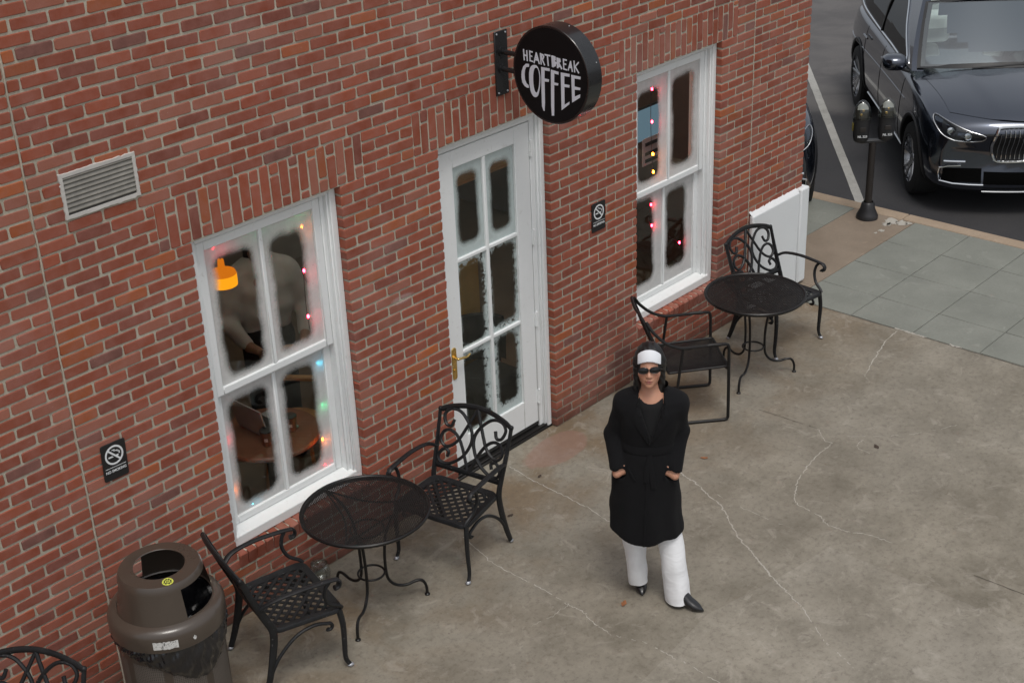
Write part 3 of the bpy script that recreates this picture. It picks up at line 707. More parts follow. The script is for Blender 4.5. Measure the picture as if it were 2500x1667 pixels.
for nm, ls, hw in STR:
    b = MB()
    for l_ in ls: stroke(b, l_, hw)
    b.build('letter', M_LET, can, smooth=False)
for nm in ('C', 'F1', 'F2', 'E1', 'E2'):
    MB().prism(POL[nm], lambda u, v, w_: (-.0642-w_, -.466-u, v), .0012).build('letter', M_LET, can, smooth=False)
b = MB(); oo = catmull([(*p, 0) for p in POL['O_out']], 4, True); ii = catmull([(*p, 0) for p in POL['O_in']], 4, True); n = 56
def resamp(L_):
    L_ = L_+[L_[0]]; s_ = np.cumsum([0]+[np.linalg.norm(L_[i+1]-L_[i]) for i in range(len(L_)-1)]); t = np.linspace(0, s_[-1], n, endpoint=False)
    return [(np.interp(q, s_, [p[0] for p in L_]), np.interp(q, s_, [p[1] for p in L_])) for q in t]
oo, ii = resamp(oo), resamp(ii); k0 = min(range(n), key=lambda k: (ii[k][0]-oo[0][0])**2+(ii[k][1]-oo[0][1])**2); ii = ii[k0:]+ii[:k0]
vs = [(-.0642-w_, -.466-u, v) for w_ in (0, .0012) for L_ in (oo, ii) for (u, v) in L_]
fs = []
for k in range(n):
    j = (k+1) % n; fs += [(2*n+k, 2*n+j, 3*n+j, 3*n+k), (k, j, 2*n+j, 2*n+k), (n+k, 3*n+k, 3*n+j, n+j)]
b.add(vs, fs); b.build('letter', M_LET, can, smooth=False)
MB().box(-.058, .058, -.012, -.002, -.213, .197).build('wall_plate', M_BLK, sg, bevel=.002, seg=1)
for dz in (.065, -.045):
    MB().tube([(0, -.012, dz), (0, -.195, dz)], .016, 14).build('arm', M_BLK, sg)
    MB().tube([(0, -.012, dz), (0, -.022, dz)], .03, 16).tube([(0, -.150, dz), (0, -.185, dz)], .024, 16).build('arm_collar', M_BLK, sg)
M_BOLT = simple('zinc_bolt', (.55, .57, .6), .35, .9)
for dx in (-.04, .04):
    for dz in (-.195, .18): MB().ball((dx, -.014, dz), (.007, .005, .007), 8, 5).build('bolt', M_BOLT, sg)
for a in (20, 75, 140, 300): MB().ball((.03, -.466+.303*math.cos(math.radians(a)+PI), .303*math.sin(math.radians(a))), .004, 8, 5).build('screw', M_BOLT, can)

# ------------------------------------------------------------------ no-smoking plates
def text_mesh(txt, size, name='lettering', bold=0.0, sx=1.0):
    cu = bpy.data.curves.new(name, 'FONT'); cu.body = txt; cu.size = size; cu.align_x = 'CENTER'; cu.align_y = 'CENTER'; cu.offset = bold; cu.extrude = .0004
    o = bpy.data.objects.new(name, cu); COL.objects.link(o); dg = bpy.context.evaluated_depsgraph_get(); me = bpy.data.meshes.new_from_object(o.evaluated_get(dg)); bpy.data.objects.remove(o)
    return me
M_SIGNB = simple('black_plastic', (.012, .012, .013), .4); M_SIGNW = simple('white_print', (.72, .74, .75), .5, var=.05)
def rrect(w_, h_, r, n=6):
    P = []
    for (cx, cy, a0) in ((w_/2-r, h_/2-r, 0), (-w_/2+r, h_/2-r, 90), (-w_/2+r, -h_/2+r, 180), (w_/2-r, -h_/2+r, 270)):
        for i in range(n+1):
            a = math.radians(a0+90*i/n); P.append((cx+r*math.cos(a), cy+r*math.sin(a)))
    return P
def nosmoke(x, z, rz, label):
    t = thing('no_smoking_sign', label, 'sign', (x, -.004, z), group='no smoking plates on the wall'); t.rotation_euler = (0, rz, 0)
    MB().prism(rrect(.15, .216, .012), lambda u, v, w_: (u, -w_, v), .006).build('plate', M_SIGNB, t, bevel=.0015, seg=1)
    n = 40; b = MB(); f = lambda u, v, w_: (u, -.0062-w_, v+.034)
    vs = [f(r*math.cos(2*PI*i/n), r*math.sin(2*PI*i/n), w_) for w_ in (0, .0008) for r in (.056, .0455) for i in range(n)]
    fs = []
    for k in range(n):
        j = (k+1) % n; fs += [(2*n+k, 2*n+j, 3*n+j, 3*n+k), (k, j, 2*n+j, 2*n+k), (n+k, 3*n+k, 3*n+j, n+j)]
    b.add(vs, fs); b.build('ring', M_SIGNW, t, smooth=False)
    a = math.radians(-45); b = MB(); b.prism([(-.046*math.cos(a)-.005*math.sin(a)*-1, -.046*math.sin(a)-.005*math.cos(a)), (.046*math.cos(a)+.005*math.sin(a), .046*math.sin(a)-.005*math.cos(a)), (.046*math.cos(a)-.005*math.sin(a), .046*math.sin(a)+.005*math.cos(a)), (-.046*math.cos(a)-.005*math.sin(a), -.046*math.sin(a)+.005*math.cos(a))], f, .0011); b.build('slash', M_SIGNW, t, smooth=False)
    b = MB(); b.prism([(-.036, -.012), (-.004, -.012), (-.012, -.003), (-.036, -.003)], f, .0006); b.prism([(.006, -.012), (.026, -.012), (.026, -.003), (-.002, -.003)], f, .0006); b.build('cigarette', M_SIGNW, t, smooth=False)
    b = MB()
    for off in (0, .009):
        P = catmull([(.030+off*.4, -.0066, .034-.0), (.030+off*.5, -.0066, .034+.010), (.020+off, -.0066, .034+.016), (.012+off, -.0066, .034+.022), (.002+off, -.0066, .034+.022), (-.004+off, -.0066, .034+.030), (-.012+off, -.0066, .034+.030)], 4); b.tube(P, .0016, 6)
    b.build('smoke_mark', M_SIGNW, t)
    MB().box(-.063, .063, -.0068, -.006, -.0365, -.0342).build('rule', M_SIGNW, t, smooth=False)
    me = text_mesh('NO SMOKING', .0215, bold=.0004); me.materials.append(M_SIGNW); o = link('lettering', me, t); o.location = (0, -.0068, -.057); o.rotation_euler = (PI/2, 0, 0); o.scale = (.92, 1, 1)
nosmoke(-2.533, 1.418, math.radians(2.0), 'black NO SMOKING plate on the brick near the trash can')
nosmoke(1.540, 1.505, math.radians(.3), 'black NO SMOKING plate between the door and the far window')

# ------------------------------------------------------------------ wall vent
vt = thing('wall_vent', 'louvred grey vent with ragged white sealant frame high on the wall', 'vent', (-2.332, 0, 2.897)); vt.rotation_euler = (0, .0, 0)
b = MB(); n = 90
per = []
for (a, c) in (((-.213, -.112), (.213, -.112)), ((.213, -.112), (.213, .112)), ((.213, .112), (-.213, .112)), ((-.213, .112), (-.213, -.112))):
    for i in range(24): t = i/24; per.append((a[0]+(c[0]-a[0])*t, a[1]+(c[1]-a[1])*t))
rows = [[], [], [], []]
for (u, v) in per:
    o1 = random.gauss(.005, .0016); k1 = 1+o1/.21; 
    sgx = 1 if u > 0 else -1
    rows[0].append((u*k1, .004, v*(1+o1/.11))); rows[1].append((u*(k1-.008), -.006-random.random()*.003, v*(1+o1/.11-.02)))
    rows[2].append((u*.93, -.007, v*.87)); rows[3].append((u*.925, .02, v*.86))
for r in rows: r.append(r[0])
b.grid(rows); b.build('sealant_frame', paint_mat('vent_sealant', (.55, .53, .50), amt=.5), vt, ang=50)
M_LOU = simple('louvre_metal', (.25, .235, .205), .45, .3, var=.2, scale=12)
for i in range(8):
    z = -.084+i*.024; b = MB(); b.add([(-.198, .004, z+.022), (.198, .004, z+.022), (.198, -.006, z+.004), (.198, -.004, z), (-.198, -.006, z+.004), (-.198, -.004, z)], [(0, 1, 2, 4), (4, 2, 3, 5), (0, 5, 3, 1), (0, 4, 5), (1, 3, 2)]); b.build('louvre', M_LOU, vt, smooth=False)
MB().box(-.2, .2, .003, .03, -.098, .108).build('vent_back', simple('vent_dark', (.06, .055, .05), .8), vt, smooth=False)

# ------------------------------------------------------------------ patio furniture
def metal_mat(name, col, rough=.42, chips=0.0):
    g = NG(name); f = g.noise(18, 5, .65); f2 = g.noise(220, 2, .6); f3 = g.noise(60, 4, .7)
    c = g.mix(g.ramp(f, [(.35, 0.), (.7, 1.)]), col, tuple(x*1.6 for x in col))
    if chips: c = g.mix(g.math('MULTIPLY', g.ramp(f3, [(.66, 0.), (.72, 1.)]), chips), c, (.3, .3, .3))
    g.bsdf(Base_Color=c, Roughness=g.math('MULTIPLY_ADD', f, .3, rough-.15), Specular_IOR_Level=.32); g.bump(f2, .12, .002); return g.done()
M_CAST = metal_mat('cast_black', (.011, .0115, .0125), .45, .5); M_WIRE = metal_mat('wrought_black', (.008, .0075, .0075), .35); M_MESH = metal_mat('mesh_black', (.009, .0085, .0085), .5)
M_BARE = simple('bare_aluminium', (.42, .43, .46), .45, .7, var=.25, scale=40)
def spiral(c, r0, a0, turns, n=10, sgn=1, shrink=.35):
    return [(c[0]+r0*(1-(1-shrink)*i/n)*math.cos(a0+sgn*turns*2*PI*i/n), c[1]+r0*(1-(1-shrink)*i/n)*math.sin(a0+sgn*turns*2*PI*i/n)) for i in range(n+1)]
def make_cast_chair(label):
    """cast aluminium armchair with scrolled back, facing +x, seat centre at the origin"""
    t = thing('cast_armchair', label, 'chair', group='cast armchairs with scrolled backs')
    SZ = .415
    # seat border
    def outline(f):
        P = []
        for (x, y) in rrect(.43, .56, .06, 5):
            P.append(((x)*(1), y*(1-.10*(.215-x)/.43)))
        return [(x*f[0], y*f[1]) for x, y in P]
    oo, ii = outline((1, 1)), outline((.80, .82)); n = len(oo); b = MB()
    rings = []
    for L_, z in ((oo, SZ-.022), (oo, SZ-.004), (outline((.975, .98)), SZ+.004), (outline((.86, .88)), SZ-.004), (ii, SZ-.006), (ii, SZ-.018)): rings.append([(x, y, z) for x, y in L_])
    rings.append(rings[0]); b.loft(rings, cap=False); seat = b.build('seat_border', M_CAST, t, ang=45)
    # lattice
    for fam in (1, -1):
        for i in range(-6, 7):
            c0 = i*.046; P = []
            dx, dy = .7071, .7071*fam; nx, ny = -dy, dx; hx, hy = .178, .238-.0
            ts = []
            for (val, d_, o_) in ((hx, dx, nx*c0), (hy, dy, ny*c0)):
                t0, t1 = (-val-o_)/d_, (val-o_)/d_; ts.append((min(t0, t1), max(t0, t1)))
            a, c = max(ts[0][0], ts[1][0]), min(ts[0][1], ts[1][1])
            if c-a < .05: continue
            z = SZ-.012+(.0018 if fam > 0 else -.0018)
            MB().bar((nx*c0+dx*a, ny*c0+dy*a, z), (nx*c0+dx*c, ny*c0+dy*c, z), .019, .006).build('slat', M_CAST, seat, smooth=False)
    for sy in (1, -1):
        # front leg
        P = catmull([(.185, sy*.262, .405), (.198, sy*.268, .30), (.196, sy*.268, .18), (.192, sy*.27, .07), (.212, sy*.274, .018)], 5)
        l_ = MB().tube(P, np.linspace(.0165, .0115, len(P)), 8, sq=(1.15, .9)).build('leg', M_CAST, t)
        MB().ball((.216, sy*.274, .013), (.020, .017, .013), 10, 6).build('foot', M_BARE, l_)
        # rear leg and back post in one casting
        P = catmull([(-.298, sy*.262, .018), (-.262, sy*.258, .12), (-.226, sy*.252, .26), (-.205, sy*.25, .40), (-.235, sy*.252, .50), (-.275, sy*.258, .60), (-.312, sy*.264, .70), (-.352, sy*.268, .815)], 5)
        l_ = MB().tube(P, [.0125+.005*math.sin(PI*min(1, i/(len(P)-1)*1.1)) for i in range(len(P))], 8, sq=(1.35, .85)).build('back_post', M_CAST, t)
        MB().ball((-.302, sy*.262, .013), (.019, .016, .013), 10, 6).build('foot', M_BARE, l_)
        MB().ball((-.355, sy*.268, .822), (.015, .016, .016), 8, 6).build('finial', M_CAST, l_)
        # arched brace with a curl at its front end
        cu = spiral((.118, .300), .030, PI*.5, .62, 8, -1)
        P = catmull([(-.262, sy*.258, .12), (-.19, sy*.255, .235), (-.08, sy*.25, .325), (.03, sy*.25, .352)]+[(x, sy*.25, z) for x, z in cu], 4)
        MB().tube(P, [.0105]*(len(P)-6)+[.0115, .012, .013, .014, .014, .013], 8).build('brace', M_CAST, t)
        # arm: flat sweeping rest, curl at the end, S-shaped support
        cu = spiral((.165, .602), .036, PI*.5, .55, 8, -1, .5)
        P = catmull([(-.268, sy*.258, .595), (-.20, sy*.283, .632), (-.06, sy*.297, .648), (.08, sy*.30, .645)]+[(x, sy*.30, z) for x, z in cu], 4)
        a_ = MB().tube(P, [.0135]*(len(P)-4)+[.015, .017, .018, .016], 8, sq=(.8, 1.35), up=(0, 0, 1)).build('armrest', M_CAST, t)
        P = catmull([(.13, sy*.30, .632), (.108, sy*.298, .60), (.10, sy*.292, .54), (.128, sy*.28, .475), (.185, sy*.268, .435), (.205, sy*.262, .412)], 5)
        MB().tube(P, .0115, 8).build('arm_support', M_CAST, a_)
    # back panel mapping: s across (-1..1), v up (0..1)
    def bp(s_, v):
        z = .475+v*.362; x = -.222-.136*v**1.15-.02*(1-s_*s_)*.6; return (x-.006, s_*(.246+.014*v), z)
    top = catmull([bp(-1.0, .95), bp(-.8, 1.01), bp(-.4, 1.08), bp(0, 1.105), bp(.4, 1.08), bp(.8, 1.01), bp(1.0, .95)], 5)
    MB().tube(top, .0158, 8, sq=(1.2, .8)).build('top_rail', M_CAST, t)
    MB().tube([bp(s_, .02-.02*(1-s_*s_)) for s_ in np.linspace(-1, 1, 14)], .0135, 8, sq=(1.5, .75)).build('lower_rail', M_CAST, t)
    for m_ in (1, -1):
        cs = [[(0, 1.08), (.2, .78), (.39, .53), (.58, .40), (.78, .36), (.92, .46), (.85, .60), (.66, .64), (.45, .57), (.25, .38), (.03, .02)],
              [(.6, .82), (.67, .71), (.82, .73), (.89, .875), (.74, .985), (.44, .97), (.16, .80), (.03, .61), (.08, .42), (.27, .225), (.6, .08), (.86, .08), (.94, .18), (.8, .31), (.65, .28), (.68, .19)]]
        for c in cs:
            P = catmull([bp(m_*a, v) for a, v in c], 5); P = [np.array(p)+np.array((random.uniform(-.001, .001), 0, 0)) for p in P]
            MB().tube(P, .0104, 7, sq=(1., 1.1)).build('scroll', M_CAST, t)
    return t
def place(o, x, y, ang, label=None):
    o.location = (x, y, 0); o.rotation_euler = (0, 0, math.radians(ang))
    if label: o['label'] = label
    return o
ch1 = make_cast_chair('black cast armchair beside the brown trash can, back turned to it')
protos = ch1
ch2 = copy_tree(ch1); ch4 = copy_tree(ch1); ch5 = copy_tree(ch1)
place(ch1, -1.905, -.520, -16)
place(ch2, -.615, -.520, 190, 'black cast armchair in front of the door, drawn up to the near table')
place(ch4, 3.225, -.500, 262, 'black cast armchair by the white corner guard at the far table')
place(ch5, -3.700, -.600, 210, 'black cast armchair cut off by the lower left corner, only its back in view')

def make_table(label):
    t = thing('bistro_table', label, 'table', group='round bistro tables with mesh tops')
    R_, Z = .375, .69; n = 56
    ring = [(R_*math.cos(2*PI*i/n), R_*math.sin(2*PI*i/n), Z) for i in range(n)]
    top = MB().tube(ring, .0115, 8, closed=True).build('rim', M_WIRE, t)
    MB().tube([(x*.975, y*.975, Z-.014) for x, y, z in ring], .007, 6, closed=True).build('lower_rim', M_WIRE, t)
    b = MB(); th = math.radians(32)
    for fam in (1, -1):
        dx, dy = math.cos(th), fam*math.sin(th); nx, ny = -dy, dx; c0 = -R_+.004
        while c0 < R_:
            h_ = math.sqrt(max(0, (R_-.004)**2-c0*c0))
            if h_ > .02: b.bar((nx*c0-dx*h_, ny*c0-dy*h_, Z+.004+fam*.0008), (nx*c0+dx*h_, ny*c0+dy*h_, Z+.004+fam*.0008), .0045, .0024)
            c0 += .0112
    b.build('mesh_top', M_MESH, t, smooth=False, kind='stuff')
    for a in (90, 210, 330):
        ca, sa = math.cos(math.radians(a)), math.sin(math.radians(a))
        P = catmull([(.355, .686), (.27, .672), (.17, .62), (.115, .52), (.092, .38), (.090, .24), (.105, .165), (.15, .118), (.21, .105), (.265, .118), (.305, .112), (.328, .07), (.332, .012)], 5)
        l_ = MB().tube([(p[0]*ca, p[0]*sa, p[1]) for p in P], .0095, 8).build('leg', M_WIRE, t)
        MB().lathe([(0, 0), (.017, 0), (.017, .006), (.010, .012), (0, .012)], 14, (.332*ca, .332*sa, 0)).build('foot', M_WIRE, l_)
        a2 = math.radians(a+60); P = catmull([(.355*math.cos(a2-PI/3), .355*math.sin(a2-PI/3), .684), (.13*math.cos(a2), .13*math.sin(a2), .664), (.355*math.cos(a2+PI/3), .355*math.sin(a2+PI/3), .684)], 8)
        MB().tube(P, .006, 6).build('top_brace', M_WIRE, t)
    MB().tube([(.080*math.cos(2*PI*i/32), .080*math.sin(2*PI*i/32), .245) for i in range(32)], .007, 8, closed=True).build('leg_ring', M_WIRE, t)
    MB().tube([(.10*math.cos(2*PI*i/32), .10*math.sin(2*PI*i/32), .56) for i in range(32)], .006, 6, closed=True).build('upper_ring', M_WIRE, t)
    return t
t1 = make_table('round black mesh-top bistro table under the near frosted window'); t2 = copy_tree(t1)
place(t1, -1.300, -.535, 0); place(t2, 2.605, -.660, -14, 'round black mesh-top bistro table beside the far window')

# ---- stacking chair of black steel mesh, facing +x
def mesh_panel(pts_fn, nu, nv, b, wd, th):
    for i in range(nu+1):
        for j in range(nv): b.bar(pts_fn(i/nu, j/nv), pts_fn(i/nu, (j+1)/nv), wd, th, up=(.3, 0, 1))
mc = thing('mesh_armchair', 'black steel mesh armchair with sled legs just behind the woman', 'chair')
SW = .245
def mseat(u, v): return (-.22+.44*u, (-1+2*v)*SW*.95, .415+.018*u-.012*(1-(2*v-1)**2))
def mback(u, v): return (-.22-.185*u**.9-.02*(1-(2*v-1)**2), (-1+2*v)*SW*(.95-.14*max(0, u-.7)/.3*((2*v-1)**2)), .415+.44*u)
for nm, fn, par in (('seat_mesh', mseat, None), ('back_mesh', mback, None)):
    b = MB()
    N1, N2 = 46, 50
    for i in range(N1+1):
        for j in range(6): b.bar(fn(i/N1, j/6), fn(i/N1, (j+1)/6), .0052, .0016, up=(.4, 0, 1))
    for j in range(N2+1):
        for i in range(5): b.bar(fn(i/5, j/N2), fn((i+1)/5, j/N2), .0052, .0016, up=(.4, 0, 1))
    b.build(nm, M_MESH, mc, smooth=False, kind='stuff')
P = catmull([mseat(0, 0), mseat(.5, 0), mseat(.93, .0), mseat(1, .06), mseat(1, .5), mseat(1, .94), mseat(.93, 1), mseat(.5, 1), mseat(0, 1)], 4); MB().tube(P, .0095, 8).build('seat_frame', M_MESH, mc)
P = catmull([mback(0, 0), mback(.35, 0), mback(.7, 0), mback(.93, .02), mback(1, .12), mback(1, .5), mback(1, .88), mback(.93, .98), mback(.7, 1), mback(.35, 1), mback(0, 1)], 4); MB().tube(P, .0105, 8).build('back_frame', M_MESH, mc)
for sy in (-1, 1):
    y = sy*.272
    P = catmull([(-.385, sy*.212, .83), (-.335, sy*.245, .755), (-.25, y*.985, .675), (-.16, y, .635), (-.08, y, .628), (.14, y, .634)], 5)+[(.185, y, .632), (.200, y, .626), (.207, y, .612), (.210, y, .59), (.215, y, .30), (.218, y, .05), (.217, y, .030), (.209, y, .017), (.19, y, .0125), (.0, y, .0125), (-.205, y, .0125)]
    MB().tube(P, .0118, 8).build('side_frame', M_MESH, mc)
    MB().tube([(-.205, y, .0125), (-.165, y, .30), (-.125, y, .632)], .0105, 8).build('rear_leg', M_MESH, mc)
    MB().tube([(.214, y, .425), (.19, sy*SW*.95, .43)], .008, 8).build('seat_bracket', M_MESH, mc)
    MB().tube([(.05, y, .632), (.10, y, .634), (.15, y, .632)], .013, 8).build('arm_sleeve', M_MESH, mc)
place(mc, 1.905, -.575, -41)

# ---- clear glass jar left on the ground under the near table
g = NG('clear_glass'); tr = g.n('BsdfTransparent'); tr.inputs[0].default_value = (.9, .92, .91, 1); gl = g.n('BsdfGlossy'); gl.inputs['Roughness'].default_value = .06
fr = g.n('LayerWeight'); fr.inputs[0].default_value = .35; mx = g.n('MixShader'); g.l(fr.outputs['Facing'], mx.inputs[0]); g.l(tr.outputs[0], mx.inputs[1]); g.l(gl.outputs[0], mx.inputs[2]); M_CLEAR = g.done(mx.outputs[0])
b = MB(); b.lathe([(0, .003), (.05, .003), (.062, .02), (.068, .06), (.062, .10), (.052, .118), (.054, .128), (.051, .128), (.049, .118), (.059, .10), (.064, .06), (.058, .022), (.045, .008), (0, .008)], 28)
gj = b.build('glass_jar', M_CLEAR); gj.location = (-1.33, -.075, 0); tag(gj, 'small round clear glass jar on the ground against the wall', 'jar')
# ---- a few fallen leaves
M_LEAF = simple('dry_leaf', (.30, .12, .05), .7, var=.3, scale=30); M_LEAF2 = simple('dark_leaf', (.06, .04, .03), .8)
for (x, y, s_, rz, m_, lb) in ((-.333, -1.695, .032, .4, M_LEAF, 'small orange dry leaf on the concrete left of the woman\'s shoes'), (1.345, -1.099, .026, 2.2, M_LEAF, 'small orange dry leaf on the patio right of the black coat'),
        (2.222, -1.957, .030, 1.0, M_LEAF2, 'dark dead leaf on the open patio right of centre'), (.44, -.35, .022, .2, M_LEAF2, 'dark leaf scrap on the concrete in front of the door'), (-.05, -.52, .024, 2.9, M_LEAF2, 'dark leaf scrap on the concrete beside the armchair by the door')):
    out = [(-1, 0), (-.6, .32), (-.2, .42), (.05, .60), (.25, .36), (.7, .22), (1.15, 0), (.7, -.25), (.3, -.40), (0, -.58), (-.25, -.38), (-.65, -.30)]
    b = MB(); vs = [(0, 0, .006)]+[(u*s_, v*s_, .0025+.010*abs(v)*abs(u)+random.random()*.004) for u, v in out]; vs += [(p[0], p[1], p[2]+.0008) for p in vs]
    k = len(out)+1; fs = [(0, i+1, (i+1) % len(out)+1) for i in range(len(out))]+[(k, k+(i+1) % len(out)+1, k+i+1) for i in range(len(out))]+[(i+1, k+i+1, k+(i+1) % len(out)+1, (i+1) % len(out)+1) for i in range(len(out))]
    b.add(vs, fs); o = b.build('fallen_leaf', m_); o.location = (x, y, .0005); o.rotation_euler = (0, 0, rz); tag(o, lb, 'leaf', 'leaves on the patio')

# ------------------------------------------------------------------ trash can
M_CAN = simple('brown_enamel', (.064, .049, .038), .30, var=.1, scale=4, coat=.4); M_BAG = simple('bin_liner', (.007, .007, .009), .16, var=.2, coat=.6, bump=.5, bscale=28); 
g = NG('perforated_brown'); gm = g.n('Mapping'); g.l(g.coord('UV'), gm.inputs[0])
geo = g.n('TexCoord'); sx = g.n('SeparateXYZ'); g.l(geo.outputs['Object'], sx.inputs[0])
an = g.math('ARCTAN2', sx.outputs[1], sx.outputs[0]); cx = g.math('FRACT', g.math('MULTIPLY', an, 26)); cz = g.math('FRACT', g.math('MULTIPLY', sx.outputs[2], 95))
dx, dz = g.math('SUBTRACT', cx, .5), g.math('SUBTRACT', cz, .5); dd = g.math('ADD', g.math('MULTIPLY', dx, dx), g.math('MULTIPLY', dz, dz))
panel = g.ramp(g.math('FRACT', g.math('MULTIPLY', an, 8/(2*PI))), [(.2, 0.), (.21, 1.)])
zz = g.ramp(sx.outputs[2], [(.685, 1.), (.69, 0.)])
hole = g.math('MULTIPLY', g.math('MULTIPLY', g.ramp(dd, [(.08, 1.), (.1, 0.)]), panel), zz)
g.bsdf(Base_Color=g.mix(hole, g.mix(g.math('MULTIPLY', panel, zz), (.064, .049, .038), (.13, .112, .098)), (.03, .026, .022)), Roughness=.45); M_PERF = g.done()
tc = thing('trash_can', 'brown metal trash can with domed hood and black liner', 'trash can', (-2.70, -.555, 0))
MB().lathe([(0, .015), (.262, .015), (.27, .03), (.272, .80), (.266, .80), (.264, .03)], 56).build('body', M_PERF, tc)
MB().lathe([(.277, .655), (.277, .70), (.272, .705), (.272, .65)], 56, closed=True).build('band', M_CAN, tc)
MB().lathe([(.262, .755), (.296, .752), (.299, .77), (.299, .835), (.290, .858), (.272, .872), (.246, .880), (.240, .872), (.262, .85), (.286, .83), (.288, .77)], 64, closed=True).build('rim_collar', M_CAN, tc)
def rr(z): return .250-(z-.872)*.19
A0, A1, B0, B1 = math.radians(262), math.radians(342), math.radians(82), math.radians(160)
hood = MB(); hood.lathe([(.203, 1.083), (.211, 1.072), (rr(1.045), 1.045), (rr(1.04)-.004, 1.045), (.205, 1.068), (.200, 1.078), (.135, 1.081), (.130, 1.086), (.135, 1.089)], 64, closed=True)
hood.lathe([(rr(.872), .872), (rr(.885), .885), (rr(.885)-.004, .885), (rr(.872)-.004, .872)], 64, closed=True)
for (a, c) in ((A1-2*PI, B0), (B1, A0)):
    hood.lathe([(rr(.885), .885), (rr(1.045), 1.045), (rr(1.045)-.004, 1.045), (rr(.885)-.004, .885)], 40, a0=a, a1=c, closed=True)
hood = hood.build('hood', M_CAN, tc, ang=30)
b = MB(); rows = []
for z in (.55, .70, .84, .852):
    rows.append([((.246+.004*math.sin(9*a)*math.cos(23*a+z*20))*math.cos(a), (.246+.004*math.sin(9*a))*math.sin(a), z) for a in np.linspace(0, 2*PI, 80)])
b.grid(rows); rows = []
for r in (.246, .18, .10, .01):
    rows.append([(r*math.cos(a), r*math.sin(a), .62+(.246-r)*-.2+random.gauss(0, .012)+.02*math.sin(5*a+r*40)) for a in np.linspace(0, 2*PI, 60)])
for r in rows: r[-1] = r[0]
b2 = MB(); b2.grid(rows); b2.build('liner_fill', M_BAG, tc); b.build('liner', M_BAG, tc)
b = MB(); rows = []; A_ = np.linspace(0, 2*PI, 220)
for i in range(15):
    f = i/14; row = []
    for a in A_:
        sag = .035+.20*math.exp(-((((a-math.radians(272)+PI) % (2*PI))-PI)/.75)**2)+.05*math.exp(-((((a-math.radians(215)+PI) % (2*PI))-PI)/.7)**2)
        z = .768-sag*f
        wr = .004*math.sin(31*a+6*f)+.003*math.sin(67*a-9*f+math.sin(7*a)*2)+.0035*math.sin(17*a+14*f)
        r = .284+.012*math.sin(PI*f)+wr*(1-.2*f)-(.006 if f > .9 else 0); row.append((r*math.cos(a), r*math.sin(a), z))
    row[-1] = row[0]; rows.append(row)
b.grid(rows); b.build('liner_overhang', M_BAG, tc, ang=60)
# round yellow sticker with black gear mark on the hood's shoulder, torn white label on the collar
def on_hood(a, z, off): return Vector((rr(z)*math.cos(a)+off*math.cos(a), rr(z)*math.sin(a)+off*math.sin(a), z))
M_YEL = simple('sticker_yellow', (.62, .66, .10), .5, var=.05); M_INK = simple('ink', (.012, .012, .012), .6)
ac = math.radians(249); st0 = Vector((.178*math.cos(ac), .178*math.sin(ac), 1.0815))
sk = MB()
def stp(u, v, w_):
    rad = .170-v; ta = ac+u/.170; return (rad*math.cos(ta)*1.0, rad*math.sin(ta), 1.0894-(rad-.135)*.0882+w_)
sk.prism([(.028*math.cos(2*PI*i/28), .028*math.sin(2*PI*i/28)) for i in range(28)], stp, .0008); sk = sk.build('sticker', M_YEL, hood, smooth=False)
b = MB(); n = 48; vs = []
ro = [(.0225 if (i//3) % 2 == 0 else .0175) for i in range(n)]
for w_ in (.0009, .0012):
    for q in range(2):
        for i in range(n): r = ro[i] if q == 0 else .0135; vs.append(stp(r*math.cos(2*PI*i/n), r*math.sin(2*PI*i/n), w_))
fs = []
for k in range(n):
    j = (k+1) % n; fs += [(2*n+k, 2*n+j, 3*n+j, 3*n+k), (k, j, 2*n+j, 2*n+k), (n+k, 3*n+k, 3*n+j, n+j)]
b.add(vs, fs); b.build('gear_mark', M_INK, sk, smooth=False)
for u in (-.006, 0, .006): MB().prism([(u-.0016, -.009), (u+.0016, -.009), (u+.0016, .009), (u-.0016, .009)], lambda p, q, w_: stp(p, q, .0009+w_), .0004).build('bar_mark', M_INK, sk, smooth=False)
g = NG('torn_label'); f = g.noise(90, 4, .8); f2 = g.noise(30, 3, .7); g.bsdf(Base_Color=g.mix(g.ramp(f, [(.52, 0.), (.58, 1.)]), (.62, .62, .60), g.mix(g.ramp(f2, [(.5, 0.), (.55, 1.)]), (.4, .4, .38), (.05, .05, .05))), Roughness=.7); M_LAB = g.done()
b = MB(); rows = []
for v in (0, .5, 1):
    rows.append([(.3005*math.cos(a), .3005*math.sin(a), .778+.045*v+random.gauss(0, .0015)) for a in np.linspace(math.radians(221), math.radians(245), 12)])
b.grid(rows); b.build('torn_label', M_LAB, tc)
b = MB(); a = math.radians(262); P = [(.010*math.cos(q)*random.uniform(.7, 1.2), .012*math.sin(q)*random.uniform(.7, 1.2)) for q in np.arange(0, 6.2, .6)]
b.prism(P, lambda u, v, w_: ((.2995+w_)*math.cos(a+u/.3), (.2995+w_)*math.sin(a+u/.3), .80+v), .0008); b.build('sticker_scrap', M_LAB, tc, smooth=False)

